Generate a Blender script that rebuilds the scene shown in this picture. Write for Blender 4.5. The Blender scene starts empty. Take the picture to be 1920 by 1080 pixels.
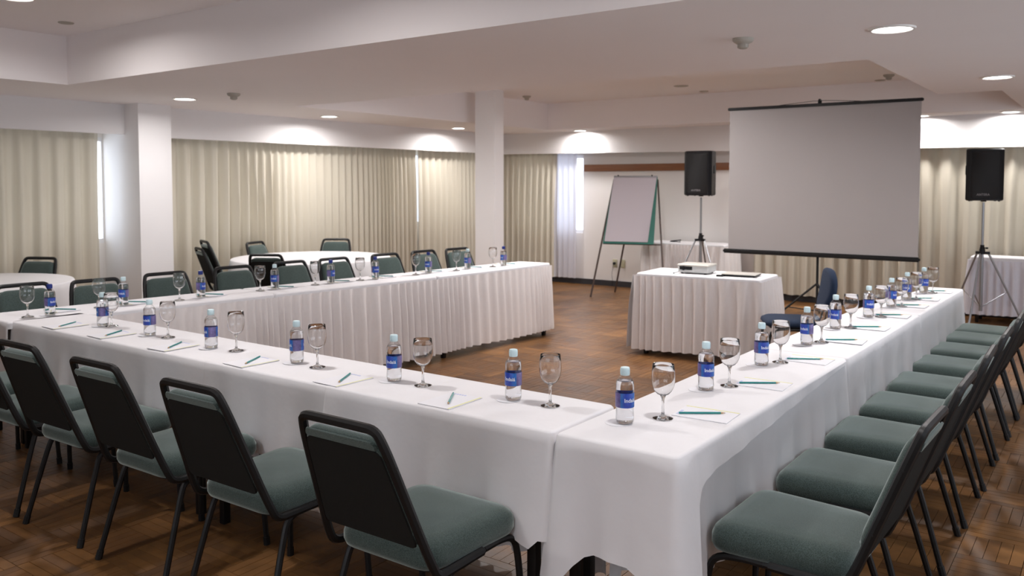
import bpy, bmesh, math, random
from mathutils import Vector, Matrix
random.seed(7)
PI = math.pi
R = math.radians
SC = bpy.context.scene
COL = SC.collection

# ------------------------------------------------------------------ camera, world, exposure
cam_d = bpy.data.cameras.new('camera')
cam_d.sensor_width = 36.0
cam_d.lens = 36.0 * 1580 / 1920
cam_d.shift_y = -(540 - 425) / 1920
cam_d.clip_start = 0.05
cam_d.dof.use_dof = True
cam_d.dof.focus_distance = 3.1
cam_d.dof.aperture_fstop = 4.5
cam = bpy.data.objects.new('camera', cam_d)
COL.objects.link(cam)
cam.location = (0, 0, 1.57)
cam.rotation_euler = (R(90 - 2.9), 0, R(35.8))
SC.camera = cam
SC.view_settings.view_transform = 'Standard'
SC.view_settings.look = 'None'
SC.view_settings.gamma = 1.0
SC.view_settings.use_curve_mapping = False
SC.view_settings.exposure = 0.04
SC.cycles.use_denoising = True
SC.cycles.max_bounces = 10
SC.cycles.diffuse_bounces = 5
SC.cycles.transparent_max_bounces = 24
SC.cycles.sample_clamp_indirect = 4.0
SC.cycles.blur_glossy = 0.5
SC.cycles.caustics_refractive = True
SC.cycles.caustics_reflective = False

world = bpy.data.worlds.new('world')
SC.world = world
world.use_nodes = True
wb = world.node_tree.nodes['Background']
wb.inputs[0].default_value = (0.86, 0.90, 1.0, 1)
wb.inputs[1].default_value = 3.7

LAMP_W = 11.5
LAMP_COL = (1.0, 0.965, 0.955)
# downlights: (x, y, z, power factor); entries without a place are unseen lamps added for fill
LAMPS = [(-7.24, 4.72, 2.38, 1.1, 'wall column left of the round table'),
         (-7.71, 6.95, 2.38, .78, 'long curtain, second from the wall column'),
         (-7.80, 9.49, 2.38, .72, 'far end of the long curtain'),
         (-6.66, 11.0, 2.38, .42, 'white wall behind the flipchart'),
         (-3.3, 10.85, 2.38, .8, None),
         (-1.95, 10.98, 2.38, .08, 'right edge of the projection screen'),
         (-1.02, 10.98, 2.38, .07, 'speaker on the right'),
         (-0.78, 7.36, 2.38, .8, 'far half of the right-hand table row'),
         (-0.99, 4.76, 2.38, .55, 'middle of the right-hand table row, nearest and largest'),
         (-5.79, 2.58, 2.77, .40, 'raised ceiling panel at upper left'),
         (-3.3, 2.35, 2.77, .48, None), (-0.9, 2.45, 2.77, .14, None),
         (-4.9, 6.6, 2.77, 2.4, None), (-3.0, 7.3, 2.77, 1.8, None), (-4.3, 8.3, 2.77, 1.3, None),
         (-3.3, -0.4, 2.77, .4, None), (-0.6, -0.8, 2.77, .7, None)]

# ------------------------------------------------------------------ helpers
def link(o):
    COL.objects.link(o); return o

def mesh_obj(name, bm, mat=None, parent=None, smooth=True, angle=40):
    me = bpy.data.meshes.new(name)
    bm.normal_update()
    bm.to_mesh(me); bm.free()
    if mat is not None: me.materials.append(mat)
    if smooth:
        me.polygons.foreach_set('use_smooth', [True] * len(me.polygons))
        me.set_sharp_from_angle(angle=R(angle))
    o = link(bpy.data.objects.new(name, me))
    if parent is not None: o.parent = parent
    return o

def tag(o, label=None, cat=None, group=None, kind=None):
    if label: o['label'] = label
    if cat: o['category'] = cat
    if group: o['group'] = group
    if kind: o['kind'] = kind
    return o

def empty(name, loc=(0, 0, 0), rz=0, **k):
    o = link(bpy.data.objects.new(name, None))
    o.location = loc; o.rotation_euler = (0, 0, rz)
    o.empty_display_size = .05
    return tag(o, **k)

def copy_tree(o, parent=None):
    c = o.copy(); COL.objects.link(c); c.parent = parent
    for ch in list(o.children): copy_tree(ch, c)
    return c

def box(bm, x0, x1, y0, y1, z0, z1, M=None):
    vs = [bm.verts.new((x, y, z)) for z in (z0, z1) for y in (y0, y1) for x in (x0, x1)]
    for f in ((0, 2, 3, 1), (4, 5, 7, 6), (0, 1, 5, 4), (2, 6, 7, 3), (0, 4, 6, 2), (1, 3, 7, 5)):
        bm.faces.new([vs[i] for i in f])
    if M is not None: bmesh.ops.transform(bm, matrix=M, verts=vs)
    return vs

def bbox(name, x0, x1, y0, y1, z0, z1, mat, parent=None, bev=0.004, M=None):
    bm = bmesh.new(); box(bm, x0, x1, y0, y1, z0, z1)
    if bev: bmesh.ops.bevel(bm, geom=bm.edges[:], offset=bev, segments=2, affect='EDGES', profile=.5)
    if M is not None: bmesh.ops.transform(bm, matrix=M, verts=bm.verts)
    return mesh_obj(name, bm, mat, parent)

def smooth_path(pts, n=3):
    pts = [Vector(p) for p in pts]
    for _ in range(n):
        q = [pts[0]]
        for a, b in zip(pts, pts[1:]):
            q += [a * .75 + b * .25, a * .25 + b * .75]
        q.append(pts[-1]); pts = q
    return pts

def tube(bm, pts, r, n=8, smooth=0, cap=True, flat=1.0, r1=None):
    """sweep a round tube along pts"""
    P = smooth_path(pts, smooth) if smooth else [Vector(p) for p in pts]
    # drop near-duplicates
    Q = [P[0]]
    for p in P[1:]:
        if (p - Q[-1]).length > 1e-4: Q.append(p)
    P = Q
    T = []
    for i in range(len(P)):
        a = P[max(i - 1, 0)]; b = P[min(i + 1, len(P) - 1)]
        T.append((b - a).normalized())
    up = Vector((0, 0, 1)) if abs(T[0].z) < .9 else Vector((1, 0, 0))
    N = (up - T[0] * up.dot(T[0])).normalized()
    rings = []
    for i, p in enumerate(P):
        if i:
            N = N - T[i] * N.dot(T[i])
            N = N.normalized() if N.length > 1e-6 else T[i].orthogonal().normalized()
        B = T[i].cross(N)
        rr = r if r1 is None else r + (r1 - r) * i / (len(P) - 1)
        rings.append([bm.verts.new(p + (N * math.cos(2 * PI * k / n) * flat + B * math.sin(2 * PI * k / n)) * rr) for k in range(n)])
    for a, b in zip(rings, rings[1:]):
        for k in range(n):
            bm.faces.new((a[k], a[(k + 1) % n], b[(k + 1) % n], b[k]))
    if cap:
        bm.faces.new(rings[0][::-1]); bm.faces.new(rings[-1])
    return rings

def lathe(bm, prof, n=20, cap0=True, cap1=True, c=(0, 0, 0)):
    rings = []
    for r, z in prof:
        rings.append([bm.verts.new((c[0] + r * math.cos(2 * PI * k / n), c[1] + r * math.sin(2 * PI * k / n), c[2] + z)) for k in range(n)])
    for a, b in zip(rings, rings[1:]):
        for k in range(n):
            bm.faces.new((a[k], a[(k + 1) % n], b[(k + 1) % n], b[k]))
    if cap0: bm.faces.new(rings[0][::-1])
    if cap1: bm.faces.new(rings[-1])

def loft(bm, loops, cap=True, closed=True):
    rings = [[bm.verts.new(p) for p in L] for L in loops]
    n = len(rings[0])
    for a, b in zip(rings, rings[1:]):
        for k in range(n if closed else n - 1):
            bm.faces.new((a[k], a[(k + 1) % n], b[(k + 1) % n], b[k]))
    if cap:
        bm.faces.new(rings[0][::-1]); bm.faces.new(rings[-1])
    return rings

def rrect(w0, w1, d0, d1, r, n=5):
    """rounded trapezoid outline in xy: width w0 at y=d0, w1 at y=d1 (ccw)"""
    c = [(w0 / 2, d0), (w1 / 2, d1), (-w1 / 2, d1), (-w0 / 2, d0)]
    out = []
    for i in range(4):
        p = Vector(c[i]); a = Vector(c[i - 1]); b = Vector(c[(i + 1) % 4])
        da = (a - p).normalized() * r; db = (b - p).normalized() * r
        for k in range(n + 1):
            t = k / n
            out.append((p + da) * (1 - t) ** 2 + p * 2 * t * (1 - t) + (p + db) * t ** 2)
    return out

def text_mesh(body, size, mat, parent, M, name='lettering', wrap=None, bold=0.0):
    cu = bpy.data.curves.new(name, 'FONT'); cu.body = body; cu.size = size
    cu.align_x = 'CENTER'; cu.align_y = 'CENTER'; cu.offset = bold; cu.resolution_u = 3
    tmp = bpy.data.objects.new(name, cu); COL.objects.link(tmp)
    bpy.context.view_layer.update()
    me = bpy.data.meshes.new_from_object(tmp.evaluated_get(bpy.context.evaluated_depsgraph_get()))
    bpy.data.objects.remove(tmp); bpy.data.curves.remove(cu)
    me.name = name
    for v in me.vertices:
        if wrap:
            a = v.co.x / wrap
            v.co = Vector((wrap * math.sin(a), -wrap * math.cos(a), v.co.y))
        v.co = M @ v.co
    me.materials.clear(); me.materials.append(mat)
    o = link(bpy.data.objects.new(name, me)); o.parent = parent
    return o

# ------------------------------------------------------------------ materials
def new_mat(name):
    m = bpy.data.materials.new(name); m.use_nodes = True
    nt = m.node_tree; b = nt.nodes['Principled BSDF']
    return m, nt, b

def N(nt, t, **k):
    n = nt.nodes.new(t)
    for a, v in k.items(): setattr(n, a, v)
    return n

def simple(name, col, rough=.6, metal=0, spec=.5, noise=0, nscale=30, bump=0, bscale=200, coat=0):
    m, nt, b = new_mat(name)
    b.inputs['Base Color'].default_value = (*col, 1)
    b.inputs['Roughness'].default_value = rough
    b.inputs['Metallic'].default_value = metal
    b.inputs['Specular IOR Level'].default_value = spec
    b.inputs['Coat Weight'].default_value = coat
    tc = N(nt, 'ShaderNodeTexCoord')
    if noise:
        nz = N(nt, 'ShaderNodeTexNoise'); nz.inputs['Scale'].default_value = nscale; nz.inputs['Detail'].default_value = 4
        nt.links.new(tc.outputs['Object'], nz.inputs['Vector'])
        mx = N(nt, 'ShaderNodeMix', data_type='RGBA')
        mx.inputs[6].default_value = (*[c * (1 - noise) for c in col], 1)
        mx.inputs[7].default_value = (*[min(1, c * (1 + noise)) for c in col], 1)
        nt.links.new(nz.outputs['Fac'], mx.inputs[0]); nt.links.new(mx.outputs[2], b.inputs['Base Color'])
    if bump:
        nz = N(nt, 'ShaderNodeTexNoise'); nz.inputs['Scale'].default_value = bscale; nz.inputs['Detail'].default_value = 3
        nt.links.new(tc.outputs['Object'], nz.inputs['Vector'])
        bp = N(nt, 'ShaderNodeBump'); bp.inputs['Strength'].default_value = bump; bp.inputs['Distance'].default_value = .01
        nt.links.new(nz.outputs['Fac'], bp.inputs['Height']); nt.links.new(bp.outputs['Normal'], b.inputs['Normal'])
    return m

M_wall = simple('wall_paint', (.82, .79, .775), .85, noise=.02, nscale=2, bump=.05, bscale=60)
M_ceil = simple('ceiling_paint', (.92, .875, .87), .9, noise=.02, nscale=1.5)
M_header = simple('pelmet_paint', (.82, .80, .80), .8, noise=.015, nscale=2)
M_column = simple('column_paint', (.86, .84, .84), .7, noise=.02, nscale=3)
M_base = simple('dark_baseboard', (.03, .03, .036), .5, noise=.2, nscale=20)
M_cloth = simple('white_tablecloth', (.82, .81, .83), .75, noise=.02, nscale=14, bump=.35, bscale=9)
M_skirt = simple('pleated_skirt', (.78, .745, .74), .8, noise=.03, nscale=30, bump=.1, bscale=60)
M_skirt_cool = simple('cool_white_skirt', (.78, .78, .86), .8, noise=.03, nscale=30)
M_frame = simple('black_steel', (.007, .007, .0075), .45, metal=.0, spec=.32, bump=.03, bscale=300)
M_pad_back = simple('dark_backing_cloth', (.015, .015, .014), .85, spec=.15, noise=.25, nscale=300, bump=.2, bscale=500)
M_black = simple('black_plastic', (.009, .009, .011), .45, spec=.25, noise=.1, nscale=100)
M_grille = simple('black_speaker_mesh', (.009, .009, .010), .7, noise=.2, nscale=300)
M_rubber = simple('black_rubber', (.01, .01, .01), .8, noise=.1, nscale=80)
M_steel = simple('grey_steel_tube', (.36, .37, .39), .35, metal=.8, noise=.05, nscale=40)
M_paper = simple('white_paper', (.82, .82, .86), .7, noise=.01, nscale=20)
M_yellow = simple('yellow_print', (.78, .77, .36), .6, noise=.05, nscale=60)
M_blueprint = simple('pale_blue_print', (.45, .50, .80), .6, noise=.3, nscale=400)
M_teal = simple('teal_pencil_paint', (.01, .22, .21), .35, noise=.1, nscale=80)
M_wood_tip = simple('raw_pencil_wood', (.50, .30, .15), .7, noise=.15, nscale=300)
M_silver = simple('silver_plastic', (.62, .60, .55), .4, metal=.2, noise=.03, nscale=30)
M_greyplastic = simple('pale_grey_plastic', (.60, .61, .60), .45, noise=.03, nscale=40)
M_screen = simple('screen_fabric', (.34, .315, .31), .9, noise=.02, nscale=3)
M_green = simple('green_board_frame', (.012, .15, .115), .5, noise=.08, nscale=20)
M_brown = simple('dark_brown_steel', (.05, .028, .022), .5, noise=.1, nscale=40)
M_padpaper = simple('flipchart_paper', (.57, .53, .58), .8, noise=.01, nscale=4)
M_blue = simple('blue_upholstery', (.003, .016, .048), .85, noise=.15, nscale=200, bump=.15, bscale=400)
M_outlet = simple('beige_outlet_plastic', (.52, .50, .36), .5, noise=.05, nscale=40)
M_alu = simple('window_aluminium', (.80, .80, .82), .5, metal=.0, noise=.03, nscale=30)
M_capblue = simple('deep_blue_cap', (.01, .03, .22), .35, noise=.05, nscale=100)
M_cappale = simple('pale_blue_cap', (.64, .80, .84), .4, noise=.04, nscale=100)
M_white_ink = simple('white_ink', (.75, .80, .92), .5, noise=.02, nscale=100)
M_greyink = simple('grey_badge', (.22, .21, .22), .5, noise=.05, nscale=100)
M_detector = simple('aged_detector_plastic', (.42, .39, .34), .6, noise=.05, nscale=40)
M_ring = simple('white_lamp_ring', (.8, .78, .75), .5, noise=.02, nscale=40)

def fabric():
    m, nt, b = new_mat('green_grey_fabric')
    tc = N(nt, 'ShaderNodeTexCoord')
    n1 = N(nt, 'ShaderNodeTexNoise'); n1.inputs['Scale'].default_value = 420; n1.inputs['Detail'].default_value = 2
    n2 = N(nt, 'ShaderNodeTexNoise'); n2.inputs['Scale'].default_value = 6; n2.inputs['Detail'].default_value = 3
    for n in (n1, n2): nt.links.new(tc.outputs['Object'], n.inputs['Vector'])
    cr = N(nt, 'ShaderNodeValToRGB')
    cr.color_ramp.elements[0].position = .36; cr.color_ramp.elements[0].color = (.034, .051, .047, 1)
    cr.color_ramp.elements[1].position = .64; cr.color_ramp.elements[1].color = (.090, .123, .114, 1)
    nt.links.new(n1.outputs['Fac'], cr.inputs['Fac'])
    mx = N(nt, 'ShaderNodeMix', data_type='RGBA', blend_type='MULTIPLY'); mx.inputs[0].default_value = .25
    nt.links.new(cr.outputs[0], mx.inputs[6]); nt.links.new(n2.outputs['Fac'], mx.inputs[7])
    nt.links.new(mx.outputs[2], b.inputs['Base Color'])
    b.inputs['Roughness'].default_value = .9
    b.inputs['Specular IOR Level'].default_value = .2
    b.inputs['Sheen Weight'].default_value = .85; b.inputs['Sheen Roughness'].default_value = .40; b.inputs['Sheen Tint'].default_value = (.75, .85, .82, 1)
    bp = N(nt, 'ShaderNodeBump'); bp.inputs['Strength'].default_value = .25; bp.inputs['Distance'].default_value = .002
    nt.links.new(n1.outputs['Fac'], bp.inputs['Height']); nt.links.new(bp.outputs['Normal'], b.inputs['Normal'])
    return m
M_fabric = fabric()

def parquet():
    m, nt, b = new_mat('oak_parquet')
    at = N(nt, 'ShaderNodeAttribute'); at.attribute_name = 'tone'
    tc = N(nt, 'ShaderNodeTexCoord'); ge = N(nt, 'ShaderNodeNewGeometry')
    cr = N(nt, 'ShaderNodeValToRGB')
    e = cr.color_ramp.elements
    e[0].position = 0; e[0].color = (.115, .052, .019, 1)
    e[1].position = 1; e[1].color = (.225, .105, .034, 1)
    x = e.new(.30); x.color = (.145, .067, .024, 1)
    x = e.new(.75); x.color = (.180, .085, .029, 1)
    nt.links.new(at.outputs['Fac'], cr.inputs['Fac'])
    nz = N(nt, 'ShaderNodeTexNoise'); nz.inputs['Scale'].default_value = 14; nz.inputs['Detail'].default_value = 5
    nt.links.new(ge.outputs['Position'], nz.inputs['Vector'])
    n2 = N(nt, 'ShaderNodeTexNoise'); n2.inputs['Scale'].default_value = 1.6; n2.inputs['Detail'].default_value = 2
    nt.links.new(ge.outputs['Position'], n2.inputs['Vector'])
    mx = N(nt, 'ShaderNodeMix', data_type='RGBA', blend_type='OVERLAY'); mx.inputs[0].default_value = .45
    nt.links.new(cr.outputs[0], mx.inputs[6]); nt.links.new(nz.outputs['Fac'], mx.inputs[7])
    m2 = N(nt, 'ShaderNodeMix', data_type='RGBA', blend_type='OVERLAY'); m2.inputs[0].default_value = .75
    nt.links.new(mx.outputs[2], m2.inputs[6]); nt.links.new(n2.outputs['Fac'], m2.inputs[7])
    nt.links.new(m2.outputs[2], b.inputs['Base Color'])
    mr = N(nt, 'ShaderNodeMapRange'); mr.inputs[3].default_value = .33; mr.inputs[4].default_value = .50
    nt.links.new(nz.outputs['Fac'], mr.inputs[0]); nt.links.new(mr.outputs[0], b.inputs['Roughness'])
    b.inputs['Specular IOR Level'].default_value = .26
    bp = N(nt, 'ShaderNodeBump'); bp.inputs['Strength'].default_value = .08; bp.inputs['Distance'].default_value = .01
    nt.links.new(nz.outputs['Fac'], bp.inputs['Height']); nt.links.new(bp.outputs['Normal'], b.inputs['Normal'])
    return m
M_parquet = parquet()
M_joint = simple('parquet_joint', (.075, .038, .02), .8, noise=.1, nscale=20)

def rail_wood():
    m, nt, b = new_mat('varnished_wood')
    tc = N(nt, 'ShaderNodeTexCoord'); mp = N(nt, 'ShaderNodeMapping'); mp.inputs['Scale'].default_value = (1.5, 20, 30)
    nz = N(nt, 'ShaderNodeTexNoise'); nz.inputs['Scale'].default_value = 2; nz.inputs['Detail'].default_value = 6
    nt.links.new(tc.outputs['Object'], mp.inputs[0]); nt.links.new(mp.outputs[0], nz.inputs['Vector'])
    cr = N(nt, 'ShaderNodeValToRGB')
    cr.color_ramp.elements[0].color = (.15, .05, .022, 1); cr.color_ramp.elements[1].color = (.33, .135, .05, 1)
    nt.links.new(nz.outputs['Fac'], cr.inputs[0]); nt.links.new(cr.outputs[0], b.inputs['Base Color'])
    b.inputs['Roughness'].default_value = .45
    return m
M_rail = rail_wood()

def curtain_mat(name, col, trans, tcol):
    m, nt, b = new_mat(name)
    out = nt.nodes['Material Output']
    tc = N(nt, 'ShaderNodeTexCoord')
    nz = N(nt, 'ShaderNodeTexNoise'); nz.inputs['Scale'].default_value = 1.1; nz.inputs['Detail'].default_value = 3
    nt.links.new(tc.outputs['Object'], nz.inputs['Vector'])
    mx = N(nt, 'ShaderNodeMix', data_type='RGBA')
    mx.inputs[6].default_value = (*[c * .93 for c in col], 1); mx.inputs[7].default_value = (*col, 1)
    nt.links.new(nz.outputs['Fac'], mx.inputs[0]); nt.links.new(mx.outputs[2], b.inputs['Base Color'])
    b.inputs['Roughness'].default_value = .85; b.inputs['Specular IOR Level'].default_value = .2
    tr = N(nt, 'ShaderNodeBsdfTranslucent'); tr.inputs[0].default_value = (*tcol, 1)
    ms = N(nt, 'ShaderNodeMixShader'); ms.inputs[0].default_value = trans
    nt.links.new(b.outputs[0], ms.inputs[1]); nt.links.new(tr.outputs[0], ms.inputs[2])
    nt.links.new(ms.outputs[0], out.inputs[0])
    return m
M_curtain = curtain_mat('cream_curtain', (.62, .57, .475), .05, (.85, .78, .60))
M_sheer = curtain_mat('sheer_curtain', (.74, .73, .78), .30, (.80, .82, .95))

def thin_clear(name, tint=(1, 1, 1), strength=1.0, rough=.02, ior=1.5):
    m, nt, b = new_mat(name)
    nt.nodes.remove(b); out = nt.nodes['Material Output']
    tr = N(nt, 'ShaderNodeBsdfTransparent'); tr.inputs[0].default_value = (*tint, 1)
    gl = N(nt, 'ShaderNodeBsdfGlossy'); gl.inputs['Roughness'].default_value = rough
    lw = N(nt, 'ShaderNodeLayerWeight'); lw.inputs[0].default_value = .5
    fr = N(nt, 'ShaderNodeMath', operation='POWER'); fr.inputs[1].default_value = 3.0
    nt.links.new(lw.outputs['Facing'], fr.inputs[0])
    mu = N(nt, 'ShaderNodeMath', operation='MULTIPLY_ADD'); mu.inputs[1].default_value = .85 * strength; mu.inputs[2].default_value = .05; mu.use_clamp = True
    ms = N(nt, 'ShaderNodeMixShader')
    nt.links.new(fr.outputs[0], mu.inputs[0]); nt.links.new(mu.outputs[0], ms.inputs[0])
    nt.links.new(tr.outputs[0], ms.inputs[1]); nt.links.new(gl.outputs[0], ms.inputs[2])
    nt.links.new(ms.outputs[0], out.inputs[0])
    return m
M_glass_thin = thin_clear('thin_glass', (.965, .97, .97), 1.15, .03, 1.5)
M_pet = thin_clear('clear_plastic', (.995, .997, 1.0), 1.0, .06, 1.45)
M_pane = thin_clear('window_glass', (.95, .97, .97), 1.0, .0, 1.5)

def clear_solid(name, ior, mixt, tint):
    m, nt, b = new_mat(name)
    nt.nodes.remove(b); out = nt.nodes['Material Output']
    g = N(nt, 'ShaderNodeBsdfGlass'); g.inputs['IOR'].default_value = ior; g.inputs[0].default_value = (*tint, 1); g.inputs['Roughness'].default_value = .0
    tr = N(nt, 'ShaderNodeBsdfTransparent'); tr.inputs[0].default_value = (*tint, 1)
    ms = N(nt, 'ShaderNodeMixShader'); ms.inputs[0].default_value = mixt
    nt.links.new(tr.outputs[0], ms.inputs[1]); nt.links.new(g.outputs[0], ms.inputs[2])
    nt.links.new(ms.outputs[0], out.inputs[0])
    return m
M_water = clear_solid('water', 1.33, 1.0, (.985, .99, 1))
M_glass_bowl = clear_solid('bowl_glass', 1.45, 1.0, (1, 1, 1))
M_glass = clear_solid('solid_glass', 1.45, 1.0, (.995, 1, 1))

def label_mat():
    m, nt, b = new_mat('bottle_label_print')
    tc = N(nt, 'ShaderNodeTexCoord')
    sp = N(nt, 'ShaderNodeSeparateXYZ'); nt.links.new(tc.outputs['Object'], sp.inputs[0])
    an = N(nt, 'ShaderNodeMath', operation='ARCTAN2')
    nt.links.new(sp.outputs[0], an.inputs[0]); nt.links.new(sp.outputs[1], an.inputs[1])
    mr = N(nt, 'ShaderNodeMapRange'); mr.inputs[1].default_value = -PI; mr.inputs[2].default_value = PI
    nt.links.new(an.outputs[0], mr.inputs[0])
    cr = N(nt, 'ShaderNodeValToRGB'); cr.color_ramp.interpolation = 'LINEAR'
    e = cr.color_ramp.elements
    B1 = (.015, .05, .36, 1); B2 = (.01, .13, .42, 1); V = (.10, .075, .22, 1); L = (.17, .14, .32, 1)
    e[0].position = 0; e[0].color = B1
    e[1].position = 1; e[1].color = B1
    for p, c in ((.10, B1), (.16, B2), (.18, V), (.30, L), (.36, V), (.38, B2), (.42, B1), (.60, B1), (.66, B2), (.68, V), (.80, L), (.86, V), (.88, B2)):
        x = e.new(p); x.color = c
    nt.links.new(mr.outputs[0], cr.inputs[0])
    nz = N(nt, 'ShaderNodeTexNoise'); nz.inputs['Scale'].default_value = 90; nz.inputs['Detail'].default_value = 2
    nt.links.new(tc.outputs['Object'], nz.inputs['Vector'])
    mx = N(nt, 'ShaderNodeMix', data_type='RGBA', blend_type='OVERLAY'); mx.inputs[0].default_value = .5
    nt.links.new(cr.outputs[0], mx.inputs[6]); nt.links.new(nz.outputs['Fac'], mx.inputs[7])
    nt.links.new(mx.outputs[2], b.inputs['Base Color']); b.inputs['Roughness'].default_value = .4
    return m
M_label = label_mat()

def emis(name, col, s):
    m, nt, b = new_mat(name)
    b.inputs['Base Color'].default_value = (*col, 1)
    b.inputs['Emission Color'].default_value = (*col, 1); b.inputs['Emission Strength'].default_value = s
    return m
M_diff = emis('lit_lamp_diffuser', (1.0, .97, .93), 12.0)

# ------------------------------------------------------------------ the shell
def structure(o, label=None):
    o['kind'] = 'structure'
    if label: o['label'] = label
    return o

XL, XR, YF, YB = -8.68, 2.3, -3.0, 11.38     # left wall, right wall, wall behind the camera, far wall
ZL, ZH = 2.38, 2.77

# floor: recessed bed and mosaic parquet strips
bm = bmesh.new(); box(bm, XL - .3, XR + .2, YF - .2, YB + .3, -.12, -.012)
floor = structure(mesh_obj('floor', bm, M_joint, smooth=False), 'mosaic parquet floor of warm brown wood strips')
BLK, NS = .24, 5
SW = BLK / NS
def strip_verts(cx, cy, horiz, h):
    a, b_ = (BLK / 2 - .0006, SW / 2 - .0005)
    if not horiz: a, b_ = b_, a
    c = .0006
    lo = [(cx - a, cy - b_, -.012), (cx + a, cy - b_, -.012), (cx + a, cy + b_, -.012), (cx - a, cy + b_, -.012)]
    hi = [(cx - a + c, cy - b_ + c, h), (cx + a - c, cy - b_ + c, h), (cx + a - c, cy + b_ - c, h), (cx - a + c, cy + b_ - c, h)]
    return lo + hi
SF = ((4, 5, 6, 7), (0, 1, 5, 4), (1, 2, 6, 5), (2, 3, 7, 6), (3, 0, 4, 7))
cy_, sy_ = math.cos(R(35.8)), math.sin(R(35.8))
strips = []
nx = int((XR - XL) / BLK) + 1; ny = int((YB - YF) / BLK) + 1
for i in range(nx):
    for j in range(ny):
        bx, by = XL + (i + .5) * BLK, YF + (j + .5) * BLK
        hz = (i + j) % 2 == 0
        bt = random.random() * .6
        for k in range(NS):
            off = (k - (NS - 1) / 2) * SW
            x, y = (bx, by + off) if hz else (bx + off, by)
            tone = min(1, max(0, bt + random.uniform(-.12, .5)))
            strips.append((x, y, hz, random.uniform(-.0006, .0), tone))
def pix(x, y):
    w = (-sy_ * x + cy_ * y)
    if w < .8: return None
    w2 = w + .08
    return 960 + 1580 * (cy_ * x + sy_ * y) / w2, 345 + 1580 * 1.57 / w2, w
near = []
for n, s in enumerate(strips):
    q = pix(s[0], s[1])
    if not q: continue
    u, v, w = q
    x, y = s[0], s[1]
    under = (-5.4 < x < -.6 and 2.1 < y < 2.75) or (-1.5 < x < -.75 and 2.3 < y < 7.5)
    if 0 < u < 1920 and 0 < v < 1080 and not under: near.append((w, n))
near.sort(); near = set(n for w, n in near[:290])
strip_mesh = {}
def tone_mesh(hz, t):
    k = (hz, int(t * 9.99))
    if k not in strip_mesh:
        me = bpy.data.meshes.new('parquet_strip')
        me.from_pydata(strip_verts(0, 0, hz, 0), [], SF)
        a = me.attributes.new('tone', 'FLOAT', 'FACE')
        a.data.foreach_set('value', [(k[1] + .5) / 10] * 5)
        me.materials.append(M_parquet); strip_mesh[k] = me
    return strip_mesh[k]
V, F, T = [], [], []
for n, (x, y, hz, h, t) in enumerate(strips):
    if n in near:
        o = link(bpy.data.objects.new('parquet_strip', tone_mesh(hz, t)))
        o.location = (x, y, h); o.parent = floor
    else:
        b0 = len(V); V += strip_verts(x, y, hz, h); F += [tuple(b0 + q for q in f) for f in SF]; T += [t] * 5
me = bpy.data.meshes.new('parquet_field'); me.from_pydata(V, [], F)
a = me.attributes.new('tone', 'FLOAT', 'FACE'); a.data.foreach_set('value', T); me.materials.append(M_parquet)
o = link(bpy.data.objects.new('parquet_field', me)); o.parent = floor; o['kind'] = 'stuff'

# walls with openings
def wall_with_openings(name, axis, pos, a0, a1, z0, z1, openings, thick, mat, label):
    """axis 'x': wall plane x=pos running along y ; axis 'y': plane y=pos running along x"""
    bm = bmesh.new()
    cuts = sorted(set([a0, a1] + [v for o in openings for v in o[:2]]))
    for s, e in zip(cuts, cuts[1:]):
        mid = (s + e) / 2
        op = [o for o in openings if o[0] < mid < o[1]]
        spans = [(z0, z1)] if not op else [(z0, op[0][2]), (op[0][3], z1)]
        for q0, q1 in spans:
            if axis == 'x': box(bm, min(pos, pos + thick), max(pos, pos + thick), s, e, q0, q1)
            else: box(bm, s, e, min(pos, pos + thick), max(pos, pos + thick), q0, q1)
    return structure(mesh_obj(name, bm, mat, smooth=False), label)

left_op = [(-2.2, 1.2, .95, 2.05), (1.5, 4.685, .95, 2.06), (5.35, 8.1, .95, 2.05), (8.25, 11.0, .95, 2.05)]
back_op = [(-8.1, -6.83, .80, 2.02), (-3.7, -2.2, .95, 2.0), (-1.9, 1.6, .95, 2.0)]
wall_with_openings('wall_left', 'x', XL, YF - .2, YB + .2, 0, 2.9, left_op, -.06, M_wall, 'pale painted wall behind the long left curtains')
wall_with_openings('wall_back', 'y', YB, XL, XR, 0, 2.9, back_op, .2, M_wall, 'pale painted far wall with dark baseboard')
wall_with_openings('wall_right', 'x', XR, YF - .2, YB + .2, 0, 2.9, [(1.2, 9.0, .85, 2.25)], .2, M_wall, 'pale painted right-hand wall with wide windows')  # wide opening added out of view to let in fill
wall_with_openings('wall_front', 'y', YF, XL, XR, 0, 2.9, [(-3.4, 1.2, 1.0, 2.2)], -.2, M_wall, 'pale painted wall behind the camera')  # opening behind the camera, also added for fill
def portal(loc, rot, w, h):  # guides light sampling through the added, unseen fill windows
    pl = bpy.data.lights.new('window_daylight_portal', 'AREA'); pl.shape = 'RECTANGLE'; pl.size = w; pl.size_y = h; pl.cycles.is_portal = True
    po = link(bpy.data.objects.new('window_daylight_portal', pl)); po.location = loc; po.rotation_euler = rot
portal((-1.1, YF - .19, 1.6), (R(90), 0, R(180)), 4.6, 1.2)
portal((XR + .19, 5.1, 1.55), (R(90), 0, R(90)), 7.8, 1.4)

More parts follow.
